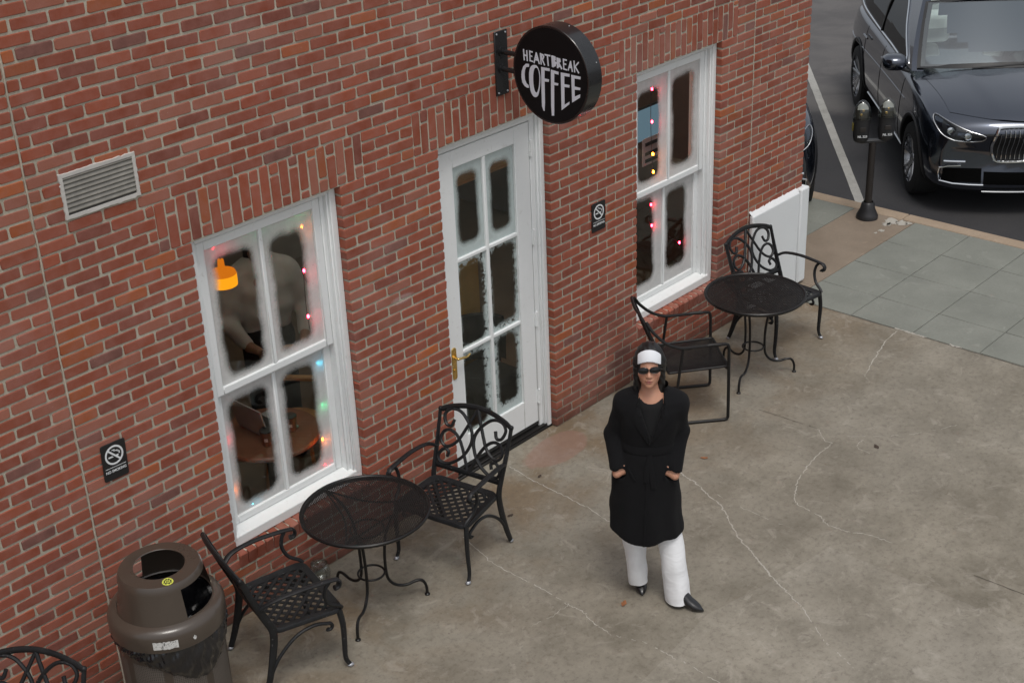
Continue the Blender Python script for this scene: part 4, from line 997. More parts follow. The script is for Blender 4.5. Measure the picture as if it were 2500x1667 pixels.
# ------------------------------------------------------------------ parked cars
from mathutils.bvhtree import BVHTree
def ip(tab, x):
    X_ = [a for a, _ in tab]; Y_ = [b_ for _, b_ in tab]; return float(np.interp(x, X_, Y_))
def car_paint(name, col):
    g = NG(name); f = g.noise(900, 1, .5)
    g.bsdf(Base_Color=g.mix(f, tuple(c*.8 for c in col), tuple(c*1.25 for c in col)), Metallic=.9, Roughness=.2, Coat_Weight=1.0, Coat_Roughness=.04, Coat_IOR=1.75, Specular_IOR_Level=.6); return g.done()
M_PAINT = car_paint('navy_metallic', (.042, .052, .076)); M_CHROME = simple('chrome', (.72, .74, .76), .12, 1.0, var=.04); M_PLAST = simple('black_plastic_trim', (.012, .012, .013), .5); M_TYRE = simple('tyre', (.014, .014, .014), .8, bump=.3)
M_INTK = simple('intake_black', (.003, .003, .003), .95, spec=.05)
M_RIM = simple('alloy', (.45, .46, .48), .28, .9); M_RIMD = simple('alloy_dark', (.03, .03, .032), .35, .6)
def glass_mat(name, refl, tint_):
    g = NG(name); tr = g.n('BsdfTransparent'); tr.inputs[0].default_value = (*tint_, 1); gl = g.n('BsdfGlossy'); gl.inputs['Roughness'].default_value = .02
    mx = g.n('MixShader'); g.l(g.schlick(refl), mx.inputs[0]); g.l(tr.outputs[0], mx.inputs[1]); g.l(gl.outputs[0], mx.inputs[2]); return g.done(mx.outputs[0])
M_WS = glass_mat('windscreen_glass', .22, (.86, .96, .96)); M_SG = glass_mat('tinted_side_glass', .05, (.10, .115, .11)); M_LENS = glass_mat('headlight_lens', .04, (.75, .78, .8))
M_BEIGE = simple('beige_leather', (.74, .74, .70), .6); M_DASH = simple('grey_dashboard', (.46, .49, .48), .6)
def make_car(label):
    t = thing('parked_suv', label, 'car')
    # lower body: lofted half sections, mirrored
    Wt = [(-4.02, .70), (-3.9, .86), (-3.6, .955), (-3.0, .99), (-2.0, .975), (-1.0, .975), (0, .995), (.35, .985), (.58, .965), (.74, .925), (.83, .855), (.86, .79)]
    Zt = [(-4.02, 1.02), (-3.9, 1.12), (-3.4, 1.18), (-.5, 1.19), (-.2, 1.175), (.2, 1.13), (.5, 1.075), (.72, 1.01), (.80, .96), (.86, .86)]
    Zs = [(-4.02, .98), (-3.6, 1.12), (-2.5, 1.115), (-1.0, 1.09), (0, 1.06), (.4, 1.01), (.65, .955), (.80, .88), (.86, .80)]
    Zb = [(-4.02, .50), (-3.7, .30), (-3.0, .24), (0, .24), (.5, .23), (.74, .235), (.83, .27), (.86, .36)]
    xs_ = [-4.02, -3.95, -3.8, -3.5, -3.1, -2.6, -2.0, -1.4, -.8, -.4, -.1, .15, .35, .52, .65, .74, .80, .84, .86]
    rings = []
    for x in xs_:
        w_, zc, zs, zb = ip(Wt, x), ip(Zt, x), ip(Zs, x), ip(Zb, x); f = max(0, (x-.2)/.66)
        half = [(0, zb), (w_*.55, zb), (w_*.88, zb+.02), (w_*.975, zb+.12), (w_, zb+.30), (w_*.992, .5*(zs+zb)+.12), (w_*.965, zs-.10), (w_*.935, zs-.02), (w_*.87, zs+.012), (w_*.76, zs+(zc-zs)*.45), (w_*.52, zs+(zc-zs)*.83), (w_*.25, zc-.004), (0, zc)]
        full = half+[(-y, z) for y, z in half[-2:0:-1]]
        rings.append([(x-f*.24*y*y-(f*.05*(1-min(1, z/.9)) if x > .5 else 0), y, z) for y, z in full])
    b = MB(); b.loft(rings); body = b.build('body', M_PAINT, t, sub=2, ang=180)
    dg = bpy.context.evaluated_depsgraph_get(); ev = body.evaluated_get(dg); me2 = ev.to_mesh(); bv = BVHTree.FromPolygons([v_.co[:] for v_ in me2.vertices], [tuple(p.vertices) for p in me2.polygons]); ev.to_mesh_clear()
    cut = MB()
    for xw in (0, -2.975):
        for sy in (-1, 1): cut.tube([(xw, sy*.62, .375), (xw, sy*1.2, .375)], .435, 40)
    cu = cut.build('wheel_arch_cutter', M_PLAST, None); cu.hide_render = True
    md = body.modifiers.new('arch', 'BOOLEAN'); md.operation = 'DIFFERENCE'; md.solver = 'EXACT'; md.object = cu; md.material_mode = 'TRANSFER' if hasattr(md, 'material_mode') else md.material_mode
    bpy.context.view_layer.update(); dg = bpy.context.evaluated_depsgraph_get(); nm = bpy.data.meshes.new_from_object(body.evaluated_get(dg)); body.modifiers.clear(); body.data = nm; bpy.data.objects.remove(cu)
    if len(nm.polygons) and len(nm.materials) < 1: nm.materials.append(M_PAINT)
    nm.polygons.foreach_set('use_smooth', [True]*len(nm.polygons)); nm.set_sharp_from_angle(angle=math.radians(40))
    def fr_(y, z, off=.004):
        h_, nrm, _, _ = bv.ray_cast(Vector((3, y, z)), Vector((-1, 0, 0)))
        if h_ is None: h_ = Vector((.6, y, z)); nrm = Vector((1, 0, 0))
        return h_+Vector((1, 0, 0))*off*.3+nrm*off*(1 if nrm.x > 0 else -1)
    def sd_(x, z, sy, off=.004):
        h_, nrm, _, _ = bv.ray_cast(Vector((x, sy*3, z)), Vector((0, -sy, 0)))
        if h_ is None: return Vector((x, sy*.95, z))
        return h_+Vector((0, sy*off, 0))
    def up_(x, y, off=.004):
        h_, nrm, _, _ = bv.ray_cast(Vector((x, y, 3)), Vector((0, 0, -1)))
        return (h_ if h_ else Vector((x, y, 1)))+Vector((0, 0, off))
    # bonnet panel with two creases
    rows = []
    for i in range(25):
        u = i/24; row = []
        for j in range(41):
            s_ = -1+2*j/40; x1 = .76-.26*s_*s_; x = -.33+.02*(1-s_*s_)+(x1+.33)*u; yy = s_*(.80-.06*u)
            cr = .014*(1/(1+math.exp(-(abs(s_)-.47-.10*(1-u))*-26))-1)*-1
            row.append(tuple(up_(x, yy, .004+.012*(1/(1+math.exp((abs(s_)-.44-.12*(1-u))*30))))))
        rows.append(row)
    b = MB(); b.grid(rows); b.build('bonnet', M_PAINT, t, ang=60)
    # greenhouse
    def G(v): # level 0 belt .. 1 roof edge
        z = 1.13+.555*v-.03*v*v; xf = -.36-.86*v**1.06; xr = -3.92+.36*v**2; wd = .90-.26*v**1.25; return z, xf, xr, wd
    def front(s_, v, off=0.0):
        z, xf, xr, wd = G(v); return Vector((xf-.17*s_*s_, s_*wd, z+.055*(1-s_*s_)*v+.02*(1-s_*s_)))+Vector((.55, 0, .83))*off
    def side(u, v, sy, off=0.0):
        z, xf, xr, wd = G(v); x = (xf-.17)+(xr+.12-(xf-.17))*u; k = 1-.10*max(0, (u-.75)/.25)**2; return Vector((x, sy*(wd*k+off), z))
    N = 16
    b = MB(); b.grid([[tuple(front(-1+2*i/N, j/8)) for i in range(N+1)] for j in range(9)])
    for sy in (-1, 1): b.grid([[tuple(side(i/24, j/8, sy)) for i in range(25)] for j in range(9)])
    rows = []
    for i in range(25):
        u = i/24; row = []
        for j in range(N+1):
            s_ = -1+2*j/N; a_ = side(u, 1, 1); f_ = front(s_, 1); x = f_.x+(side(1, 1, 1).x-.02-f_.x)*u; w_ = abs(a_.y); row.append((x, s_*w_, f_.z*(1-u)+(a_.z+.055*(1-s_*s_))*u+.04*math.sin(PI*u)*(1-s_*s_)))
        rows.append(row)
    b.grid(rows); b.grid([[tuple(side(1, j/8, -1)), (G(j/8)[2]-.02, 0, G(j/8)[0]+.055*(j/8)), tuple(side(1, j/8, 1))] for j in range(9)])
    # opening: leave the glazed zones out so that the cabin shows
    def keep(f):
        c = np.mean([b.v[i] for i in f], axis=0); return True
    ws = [[front(s_, v, .006) for s_ in np.linspace(-.93, .93, 22)] for v in np.linspace(.04, .95, 10)]
    shell = MB(); 
    for f in b.f:
        c = np.mean([np.array(b.v[i]) for i in f], axis=0); z = c[2]; v = (z-1.13)/.555
        infront = any(False for _ in ())
        shell.f.append(f)
    shell.v = b.v
    # cut windscreen and side light areas from the shell
    nf = []
    for f in b.f:
        pts = [np.array(b.v[i]) for i in f]; c = np.mean(pts, axis=0)
        v = np.clip((c[2]-1.13)/.53, 0, 1); z, xf, xr, wd = G(v)
        isfront = abs(c[0]-(xf-.17*(c[1]/wd)**2)) < .06 and abs(c[1]) < wd*.93 and c[2] < 1.66
        isroof = c[2] > 1.69 and abs(c[1]) < .47 and -3.0 < c[0] < -1.38
        if not (isfront or isroof): nf.append(f)
    nfs = set(nf); rf = [f for f in b.f if f not in nfs and np.mean([b.v[i][2] for i in f]) > 1.69 and -3.0 < np.mean([b.v[i][0] for i in f]) < -1.38 and np.mean([abs(b.v[i][1]) for i in f]) < .47]
    rb = MB(); rb.v = [(p[0], p[1], p[2]+.006) for p in b.v]; rb.f = rf; rb.build('glass_roof', M_WS, t)
    b.f = nf; b.build('cabin_shell', M_PAINT, t, ang=50)
    b = MB(); b.grid([[tuple(p) for p in r] for r in ws]); wsc = b.build('windscreen', M_WS, t)
    # black ceramic band round the screen
    b = MB(); edge = [ws[0][i] for i in range(22)]+[ws[j][21] for j in range(1, 10)]+[ws[9][i] for i in range(20, -1, -1)]+[ws[j][0] for j in range(8, 0, -1)]
    cen = sum(edge, Vector())/len(edge); rows = [[tuple(p+(p-cen)*.02+Vector((.002, 0, .003))) for p in edge+edge[:1]], [tuple(p+(cen-p)*.085+Vector((.003, 0, .004))+Vector((0, 0, .02*(1-min(1, abs(p.y)/.7)**2)))) for p in edge+edge[:1]]]
    b.grid(rows); b.build('screen_band', M_PLAST, wsc)
    for y0 in (-.35, .25):
        MB().tube([tuple(front(y0+.0, .03, .02)), tuple(front(y0+.3, .05, .018)), tuple(front(y0+.62, .07, .016))], .009, 6).build('wiper', M_PLAST, t)
    for sy in (-1, 1):
        glo = [(.06, .05), (.30, .04), (.55, .05), (.80, .10), (.90, .22), (.86, .60), (.78, .84), (.60, .93), (.40, .95), (.28, .93), (.20, .80), (.14, .50)]
        gl_ = catmull([(*p, 0) for p in glo], 4, True); cx_, cv_ = .5, .45
        b = MB(); rows = [[tuple(side(cx_+(p[0]-cx_)*k, cv_+(p[1]-cv_)*k, sy, .006)) for p in gl_+gl_[:1]] for k in (1, .75, .5, .25, .01)]
        b.grid(rows); sgl = b.build('side_window', M_SG, t)
        MB().tube([tuple(side(p[0], p[1], sy, .010)) for p in gl_], .0125, 6, closed=True).build('chrome_trim', M_CHROME, sgl)
        MB().tube([tuple(side(.47, .05, sy, .010)), tuple(side(.47, .5, sy, .010)), tuple(side(.47, .95, sy, .010))], .028, 6, sq=(1, .3)).build('window_pillar', M_PLAST, sgl)
        # door mirror
        b = MB(); c = Vector((-.62, sy*1.06, 1.20))
        rings = []
        for (dx, sc) in ((.11, .25), (.095, .62), (.05, .92), (-.02, 1.0), (-.07, .97), (-.075, .9)):
            rings.append([(c.x+dx, c.y+sc*.125*math.cos(a)*abs(math.cos(a))**-.25*1, c.z+sc*.085*math.sin(a)*abs(math.sin(a)+1e-9)**-.25) for a in np.linspace(.05, 2*PI+.05, 20, endpoint=False)])
        b.loft(rings); mi = b.build('door_mirror', M_PAINT, t, ang=50); MB().tube([(-.62, sy*.90, 1.10), (-.62, sy*.97, 1.125), (-.62, sy*1.02, 1.15)], .03, 8, sq=(.6, 1.3)).build('mirror_arm', M_PLAST, mi)
        # flank details
        b = MB(); b.tube([tuple(sd_(x, .335+.01*math.sin(x), sy, .008)) for x in np.linspace(-.55, -2.45, 22)], .014, 6); b.build('sill_strip', M_CHROME, t)
        b = MB(); b.tube([tuple(sd_(x, .86+.03*(x+.5), sy, .002)) for x in np.linspace(-.46, -3.6, 30)], .006, 5); b.build('crease_line', M_PAINT, t)
        for xd in (-.62, -1.72, -2.62):
            MB().tube([tuple(sd_(xd-.03*max(0, z-.5), z, sy, .0005)) for z in np.linspace(.38, 1.07, 14)], .004, 5).build('door_gap', M_PLAST, t)
        for xd in (-1.45, -2.45):
            MB().tube([tuple(sd_(x, .97, sy, .028)) for x in np.linspace(xd, xd-.2, 6)], .013, 6).build('door_handle', M_PAINT, t)
        # arch lip
        for xw in (0, -2.975):
            MB().tube([tuple(sd_(xw+.447*math.cos(a), .375+.447*math.sin(a), sy, .004)) for a in np.linspace(-.25, PI+.25, 30)], .020, 6, sq=(.6, 1)).build('arch_lip', M_PLAST, t)
            # wheel
            wh = MB(); wp = [(.245, -.135), (.30, -.138), (.352, -.125), (.371, -.095), (.373, 0), (.371, .095), (.352, .125), (.30, .138), (.245, .135)]
            wh.lathe(wp, 44); wh.v = [(xw+x, sy*(.845+z), .373+y) for (x, y, z) in wh.v]; w_ = wh.build('tyre', M_TYRE, t, ang=30)
            r_ = MB(); r_.lathe([(.262, .128), (.268, .118), (.262, .10), (.245, .05), (.240, -.1)], 44); r_.v = [(xw+x, sy*(.845+z), .373+y) for (x, y, z) in r_.v]; r_.build('rim', M_RIM, w_)
            d_ = MB(); d_.lathe([(0, .02), (.244, .02)], 36); d_.v = [(xw+x, sy*(.845+z), .373+y) for (x, y, z) in d_.v]; d_.build('brake_disc', M_RIMD, w_)
            for k in range(5):
                a = 2*PI*k/5+.3; s_ = MB()
                for da in (-.17, .17):
                    P = [(.045, a+da*.5, .085), (.14, a+da*.8, .105), (.225, a+da*1.15, .118), (.262, a+da*1.3, .12)]
                    s_.tube([(xw+r*math.cos(q), sy*(.845+h_), .373+r*math.sin(q)) for r, q, h_ in P], [.02, .017, .018, .022], 6, sq=(1, .6))
                s_.build('spoke', M_RIM, w_)
            c_ = MB(); c_.lathe([(0, .112), (.03, .112), (.05, .10), (.055, .08)], 20); c_.v = [(xw+x, sy*(.845+z), .373+y) for (x, y, z) in c_.v]; c_.build('hub_cap', M_RIM, w_)
        # headlight
        hl = [(.45, .850), (.58, .880), (.72, .925), (.82, .965), (.865, .975), (.885, .94), (.865, .885), (.82, .83), (.73, .795), (.60, .785), (.48, .800)]
        P = catmull([(*p, 0) for p in hl], 3, True); c2 = np.mean(P, axis=0)
        def hp(p, k, off): q = c2+(p-c2)*k; return tuple(fr_(sy*q[0], q[1], off))
        b = MB(); b.grid([[hp(p, k, o_) for p in P+P[:1]] for k, o_ in ((1.03, -.004), (1.0, .012), (.8, .016), (.5, .018), (.02, .019))]); hd_ = b.build('headlight', M_LENS, t)
        b = MB(); b.grid([[hp(p, k, o_) for p in P+P[:1]] for k, o_ in ((1.01, .003), (.6, .003), (.02, .003))]); b.build('lamp_housing', simple('lamp_dark', (.02, .021, .024), .3), hd_)
        MB().tube([hp(p, 1.0, .012) for p in P], .0055, 6, closed=True).build('lamp_chrome', M_RIM, hd_)
        for (yy, zz) in ((.61, .838), (.76, .872)):
            q = fr_(sy*yy, zz, .008); n_ = 20; b = MB(); b.lathe([(0, .004), (.018, .006), (.030, 0), (.034, .008), (.037, .0)], n_); b.v = [(q.x+z, q.y+x, q.z+y) for (x, y, z) in b.v]; b.build('projector', M_CHROME, hd_)
        # kidney half
        kd = [(.03, .905), (.03, .61), (.06, .578), (.27, .568), (.34, .60), (.368, .70), (.370, .80), (.345, .895), (.30, .928), (.06, .935)]
        K = catmull([(*p, 0) for p in kd], 3, True); kc = np.mean(K, axis=0)
        b = MB(); b.grid([[tuple(fr_(sy*(kc[0]+(p[0]-kc[0])*k), kc[1]+(p[1]-kc[1])*k, .003)) for p in K+K[:1]] for k in (1, .5, .02)]); kg = b.build('grille', M_PLAST, t)
        MB().tube([tuple(fr_(sy*p[0], p[1], .014)) for p in K], .016, 8, closed=True).build('grille_surround', M_CHROME, kg)
        for i in range(7):
            y = .065+.042*i; zt = min(.905, .915-.0*(i)); zl = .60+(.02 if y > .28 else 0)+(.05 if y > .33 else 0)
            MB().tube([tuple(fr_(sy*y, z, .018)) for z in np.linspace(zl, zt-(.03 if y > .3 else 0), 8)], .0085, 6, sq=(1.5, .5)).build('grille_bar', M_CHROME, kg)
        # lower intake with bright outline, fog strip
        b = MB(); b.grid([[tuple(fr_(sy*y, z, .003)) for y in np.linspace(.44, .80, 10)] for z in (.36, .42, .50)]); ik = b.build('intake', M_INTK, t)
        MB().tube([tuple(fr_(sy*y, z, .012)) for y, z in ((.42, .345), (.55, .345), (.70, .35), (.815, .365), (.83, .43), (.825, .50), (.76, .525), (.64, .53))], .010, 6).build('intake_trim', M_CHROME, ik)
        MB().tube([tuple(fr_(sy*y, .565+.02*(y-.5), .008)) for y in np.linspace(.60, .80, 8)], .014, 6, sq=(1, .6)).build('fog_lamp', M_CHROME, t)
    b = MB(); b.grid([[tuple(fr_(y, z, .003)) for y in np.linspace(-.42, .42, 14)] for z in (.30, .36, .42, .47)]); b.build('centre_intake', M_INTK, t)
    b = MB(); b.tube([tuple(fr_(y, .275, .012)) for y in np.linspace(-.42, .42, 16)], .010, 6, sq=(1, 1.4)); b.build('skid_trim', simple('satin_trim', (.22, .23, .24), .4, .8), t)
    # cabin: dashboard, seats, wheel
    MB().box(-1.05, -.55, -.72, .72, .80, 1.10).build('dashboard', M_DASH, t, bevel=.08, seg=4)
    for y in (-.40, .40):
        MB().box(-2.15, -1.55, y-.27, y+.27, .50, .78).build('seat', M_BEIGE, t, bevel=.08, seg=4)
        b = MB(); b.box(-2.22, -2.02, y-.26, y+.26, .78, 1.36); b.build('seat_back', M_BEIGE, t, bevel=.08, seg=4)
        MB().box(-2.25, -2.12, y-.13, y+.13, 1.40, 1.58).build('headrest', M_BEIGE, t, bevel=.05, seg=3)
    MB().box(-3.1, -2.9, -.65, .65, .7, 1.45).build('rear_seat', M_BEIGE, t, bevel=.08, seg=3)
    ring = [(-1.28+.10*math.sin(a), .40+.19*math.cos(a), 1.03+.165*math.sin(a)) for a in np.linspace(0, 2*PI, 30, endpoint=False)]; MB().tube(ring, .016, 8, closed=True).build('steering_wheel', M_DASH, t)
    MB().box(-1.13, -1.09, -.12, .12, 1.50, 1.58).build('rear_view_mirror', M_DASH, t, bevel=.015)
    MB().box(-3.9, .6, -.8, .8, .30, .42).build('floor_pan', M_PLAST, t)
    return t
car = make_car('dark navy SUV parked nose-in at the kerb, chrome grille towards the sidewalk')
CA = math.radians(220.2)
car.location = (7.79, -.285, -.12); car.rotation_euler = (0, 0, CA)
car2 = copy_tree(car); car2['label'] = 'dark SUV almost hidden behind the brick corner'
rt = Vector((-.645, .764, 0)); hd2 = Vector((-.764, -.645, 0))
car2.location = Vector((7.79, -.285, -.12))+rt*3.0+hd2*.25
for ch in list(car2.children):
    if ch.name.startswith('door_mirror'):
        for q in list(ch.children): bpy.data.objects.remove(q)
        bpy.data.objects.remove(ch)

# ------------------------------------------------------------------ twin parking meter
M_MET = simple('meter_grey', (.03, .03, .032), .45, .3, var=.2); M_DOME = glass_mat('meter_dome', .10, (.75, .76, .72)); M_POLE = simple('meter_pole', (.022, .018, .016), .5, bump=.1)
pm = thing('parking_meter', 'twin-headed parking meter on a dark pole at the kerb', 'parking meter', (6.02, .275, 0), math.radians(47))
# local: x towards the camera's right, y away
b = MB(); b.lathe([(.105, 0), (.105, .03), (.098, .045), (.072, .10), (.062, .15), (.046, .165), (.046, .17)], 28); b.build('base', M_MET, pm)
MB().lathe([(.034, .16), (.034, .78), (0, .78)], 20).build('pole', M_POLE, pm)
MB().box(-.13, .13, -.03, .03, .765, .80).build('yoke', M_MET, pm, bevel=.01)
for sx2, zt in ((-.118, 0), (.118, .012)):
    h_ = MB(); prof = [(.045, .775), (.066, .79), (.076, .83), (.080, .92), (.082, .985), (.088, 1.0), (.088, 1.012)]
    rings = [[(sx2+r*math.cos(a)*1.0, r*.72*math.sin(a), z+zt) for a in np.linspace(0, 2*PI, 24, endpoint=False)] for r, z in prof]
    h_.loft(rings); hd_ = h_.build('meter_head', M_MET, pm, ang=50)
    d_ = MB(); rings = [[(sx2+.088*math.cos(q)*math.cos(a), .072*math.cos(q)*math.sin(a), 1.012+zt+.175*math.sin(q)) for a in np.linspace(0, 2*PI, 24, endpoint=False)] for q in np.linspace(0, 1.45, 9)]
    d_.loft(rings); d_.build('dome', M_DOME, hd_)
    MB().box(sx2-.058, sx2+.058, -.012, .012, 1.0+zt, 1.12+zt).build('dial_plate', simple('dial', (.05, .05, .045), .5), hd_, bevel=.01)
    MB().prism([(sx2+.052*math.cos(a), 1.095+zt+.06*math.sin(a)) for a in np.linspace(0, PI, 14)], lambda u, v, w_: (u, -.016+w_, v), .028).build('dial_cap', M_SIGNW, hd_)
    for (dx, dz) in ((.006, 1.085), (-.012, 1.045)): MB().box(sx2+dx-.012, sx2+dx+.012, -.018, -.012, dz+zt-.012, dz+zt+.012).build('coin_slot', M_BRASS, hd_, bevel=.003)
    MB().prism(rrect(.06, .04, .012), lambda u, v, w_: (sx2+u, -.058-w_, .915+zt+v), .008).build('coin_door', M_POLE, hd_, bevel=.002)
    me = text_mesh('NL 323', .030, bold=.0008); me.materials.append(M_SIGNW); o = link('lettering', me, hd_); o.location = (sx2, -.060, .845+zt); o.rotation_euler = (PI/2, 0, 0)
MB().box(-.206, -.198, -.018, .018, .89, .97).build('sticker', simple('faded_yellow', (.25, .20, .04), .6), pm, bevel=.004)
pm.rotation_euler = (0, 0, -math.radians(46.9)+0)
# pale broken mortar patch beside the meter base
b = MB()
random.seed(5)
for (cx, cy, r) in ((6.05, .04, .085), (6.10, -.05, .07), (5.97, .03, .05), (6.12, -.12, .035), (5.80, .0, .03), (5.72, .01, .02)):
    P = [(cx+r*random.uniform(.3, 1.3)*math.cos(a)*1.2, cy+r*random.uniform(.3, 1.2)*math.sin(a)) for a in np.arange(0, 6.2, .35)]
    b.prism(P, lambda u, v, w_: (u, v, .0006+w_), .002)
b.build('mortar_spill', M_FILL, sw, smooth=False, kind='stuff')

# ------------------------------------------------------------------ inside the coffee shop
M_WOOD = simple('dark_wood', (.15, .060, .032), .4, var=.35, scale=3); M_TAN = simple('tan_wood', (.40, .22, .09), .5, var=.2); M_ROOM = simple('room_wall', (.22, .205, .19), .8)
tag(MB().box(XMIN+.2, COR-.3, .30, 9, -.05, .012).build('shop_floor', simple('shop_floor_wood', (.13, .095, .07), .5, var=.3, scale=2), smooth=False), kind='structure')
tag(MB().box(XMIN+.2, COR-.3, .30, 9, 3.2, 3.25).build('shop_ceiling', M_ROOM, smooth=False), kind='structure')
tag(MB().box(XMIN+.2, COR-.3, 4.0, 4.05, .012, 3.2).build('shop_back_wall', M_ROOM, smooth=False), kind='structure')
def emis(name, col, s_):
    g = NG(name); e = g.n('Emission'); e.inputs[0].default_value = (*col, 1); e.inputs[1].default_value = s_; return g.done(e.outputs[0])
M_GLO = emis('warm_globe', (1.0, .78, .55), 14)
# lit orange pendant
pl = thing('pendant_lamp', 'glowing orange pendant lamp seen through the upper left pane', 'lamp', (-1.0, 1.0, 1.64)); pl.scale = (.70, .70, .85)
M_OR = emis('orange_glow', (1.0, .24, .012), .9); M_OR2 = emis('orange_glow_low', (1.0, .34, .01), 1.6)
MB().lathe([(.0, .17), (.028, .17), (.034, .10), (.055, .09), (.118, .075), (.128, .055)], 32).build('shade_top', M_OR, pl)
MB().lathe([(.128, .055), (.130, 0), (.128, -.035), (.122, -.035), (.122, .05)], 32).build('shade_rim', M_OR2, pl)
MB().tube([(0, 0, .17), (0, 0, 1.58)], .004, 6).build('cord', M_DARK, pl)
for (x, y, lb) in ((-1.5, .45, 'near window'), (.50, .42, 'door'), (2.5, .42, 'far window')):  # unseen lamps added above the openings to brighten the room
    cl_ = thing('fill_lamp', 'added fill lamp, out of view, inside above the '+lb, 'lamp', (x, y, 3.1)); MB().lathe([(0, -.05), (.16, -.05), (.18, -.02), (.18, 0), (0, 0)], 24).build('diffuser', emis('warm_white', (1.0, .90, .78), 20), cl_)
for (x, y, z) in ((.95, 2.3, 2.35), (2.2, 2.6, 2.4), (-1.2, 1.7, 2.75), (3.3, 1.9, 2.75)):  # the globes high behind both windows are unseen, added to light the room
    gp = thing('globe_lamp', {.95: 'dim warm globe lamp deep inside, seen through the door', 2.2: 'dim warm globe lamp hanging inside between door and far window', -1.2: 'added warm globe lamp, out of view, behind the grey sweatshirt', 3.3: 'added warm globe lamp, out of view, inside the far window'}[x], 'lamp', (x, y, z), group='globe lamps inside')
    MB().ball((0, 0, 0), .09, 20, 12).build('globe', M_GLO, gp); MB().tube([(0, 0, .09), (0, 0, .8)], .004, 6).build('cord', M_DARK, gp)
# strings of coloured bulbs taped inside the frames
def string_lights(pts, label, cols):
    t = thing('string_lights', label, 'string lights', (0, 0, 0), group='string lights inside the windows')
    P = catmull([(x, .196+random.uniform(-.004, .004), z) for x, z in pts], 6); MB().tube(P, .0022, 5).build('wire', M_DARK, t)
    for (x, z), c in zip(pts, cols):
        if c is None: continue
        b = MB().ball((x, .188, z), (.008, .008, .012), 10, 6).build('bulb', c, t)
RED, ORG, CYN, GRN = emis('bulb_red', (1, .012, .03), 130), emis('bulb_orange', (1, .2, .008), 120), emis('bulb_cyan', (.05, .6, .9), 65), emis('bulb_green', (.02, .8, .25), 65)
string_lights([(-1.60, 2.27), (-1.35, 2.34), (-1.05, 2.31), (-.964, 2.192), (-.985, 1.917), (-.992, 1.62), (-.958, 1.292), (-.962, 1.001), (-.985, .762), (-.99, .575), (-1.3, .565), (-1.57, .570), (-1.718, .75), (-1.722, 1.099)],
    'string of red, orange, green and blue bulbs round the near window', [RED, GRN, GRN, ORG, RED, RED, CYN, GRN, ORG, RED, None, CYN, ORG, RED])
string_lights([(2.423, 2.186), (2.425, 1.934), (2.438, 1.677), (2.445, 1.533), (2.419, 1.275), (2.43, 1.10), (2.796, .835)], 'string of red and orange bulbs inside the far window', [RED, RED, ORG, ORG, RED, RED, RED])
# table by the window with laptop and two cups
tb = thing('cafe_table', 'round dark wooden cafe table inside the near window', 'table', (-1.13, .55, .012))
MB().lathe([(0, .70), (.32, .70), (.335, .712), (.335, .728), (.325, .738), (0, .738)], 40).build('table_top', M_WOOD, tb)
MB().lathe([(.24, 0), (.24, .02), (.05, .045), (.035, .08), (.035, .70)], 24).build('pedestal', M_DARK, tb)
lp = thing('laptop', 'grey laptop open on the table behind the near window', 'laptop', (-1.08, .60, .751), math.radians(90))
M_LAP = simple('laptop_grey', (.30, .31, .32), .4, .3)
MB().box(-.16, .16, -.115, .115, 0, .014).build('laptop_base', M_LAP, lp, bevel=.003, seg=1); MB().box(-.145, .145, -.05, .085, .0145, .0155).build('keyboard', M_DARK, lp)
b = MB(); b.add([(-.16, .115, .014), (.16, .115, .014), (.16, .17, .235), (-.16, .17, .235), (-.16, .123, .014), (.16, .123, .014), (.16, .178, .235), (-.16, .178, .235)], [(0, 1, 2, 3), (5, 4, 7, 6), (0, 4, 5, 1), (2, 6, 7, 3), (0, 3, 7, 4), (1, 5, 6, 2)]); b.build('laptop_screen', M_LAP, lp, smooth=False)
for (x, y, lb) in ((-1.235, .43, 'dark paper cup beside the laptop'), (-1.02, .45, 'dark paper cup on the right half of the window table')):
    c = thing('coffee_cup', lb, 'cup', (x, y, .751), group='cups on the window table')
    MB().lathe([(0, 0), (.030, 0), (.040, .10), (.038, .10)], 20).build('cup', M_WOOD, c); MB().lathe([(.042, .098), (.042, .106), (.034, .112), (0, .112)], 20).build('lid', M_DARK, c)
    me = text_mesh('III', .03, bold=.001); me.materials.append(M_SIGNW); o = link('cup_mark', me, c); o.location = (-.028, -.030, .05); o.rotation_euler = (math.radians(95), 0, math.radians(-45))
# two bentwood chairs
for (x, y, a, lb) in ((-.62, .95, 215, 'tan wooden cafe chair inside, right of the window table'), (-1.60, 1.05, -30, 'tan wooden cafe chair inside, behind the laptop')):
    c = thing('cafe_chair', lb, 'chair', (x, y, .012), math.radians(a), 'wooden chairs inside')
    MB().lathe([(0, .42), (.20, .42), (.21, .432), (.20, .445), (0, .445)], 28).build('seat', M_TAN, c)
    for (lx, ly) in ((.14, .14), (.14, -.14), (-.14, .14), (-.14, -.14)): MB().tube([(lx, ly, .42), (lx*1.3, ly*1.3, 0)], .014, 8).build('leg', M_TAN, c)
    MB().tube(catmull([(-.16, -.16, .43), (-.21, -.18, .7), (-.25, -.12, .86), (-.26, 0, .89), (-.25, .12, .86), (-.21, .18, .7), (-.16, .16, .43)], 5), .018, 8).build('back_hoop', M_TAN, c)
    MB().bar((-.235, -.16, .66), (-.235, .16, .66), .05, .02).build('back_slat', M_TAN, c)
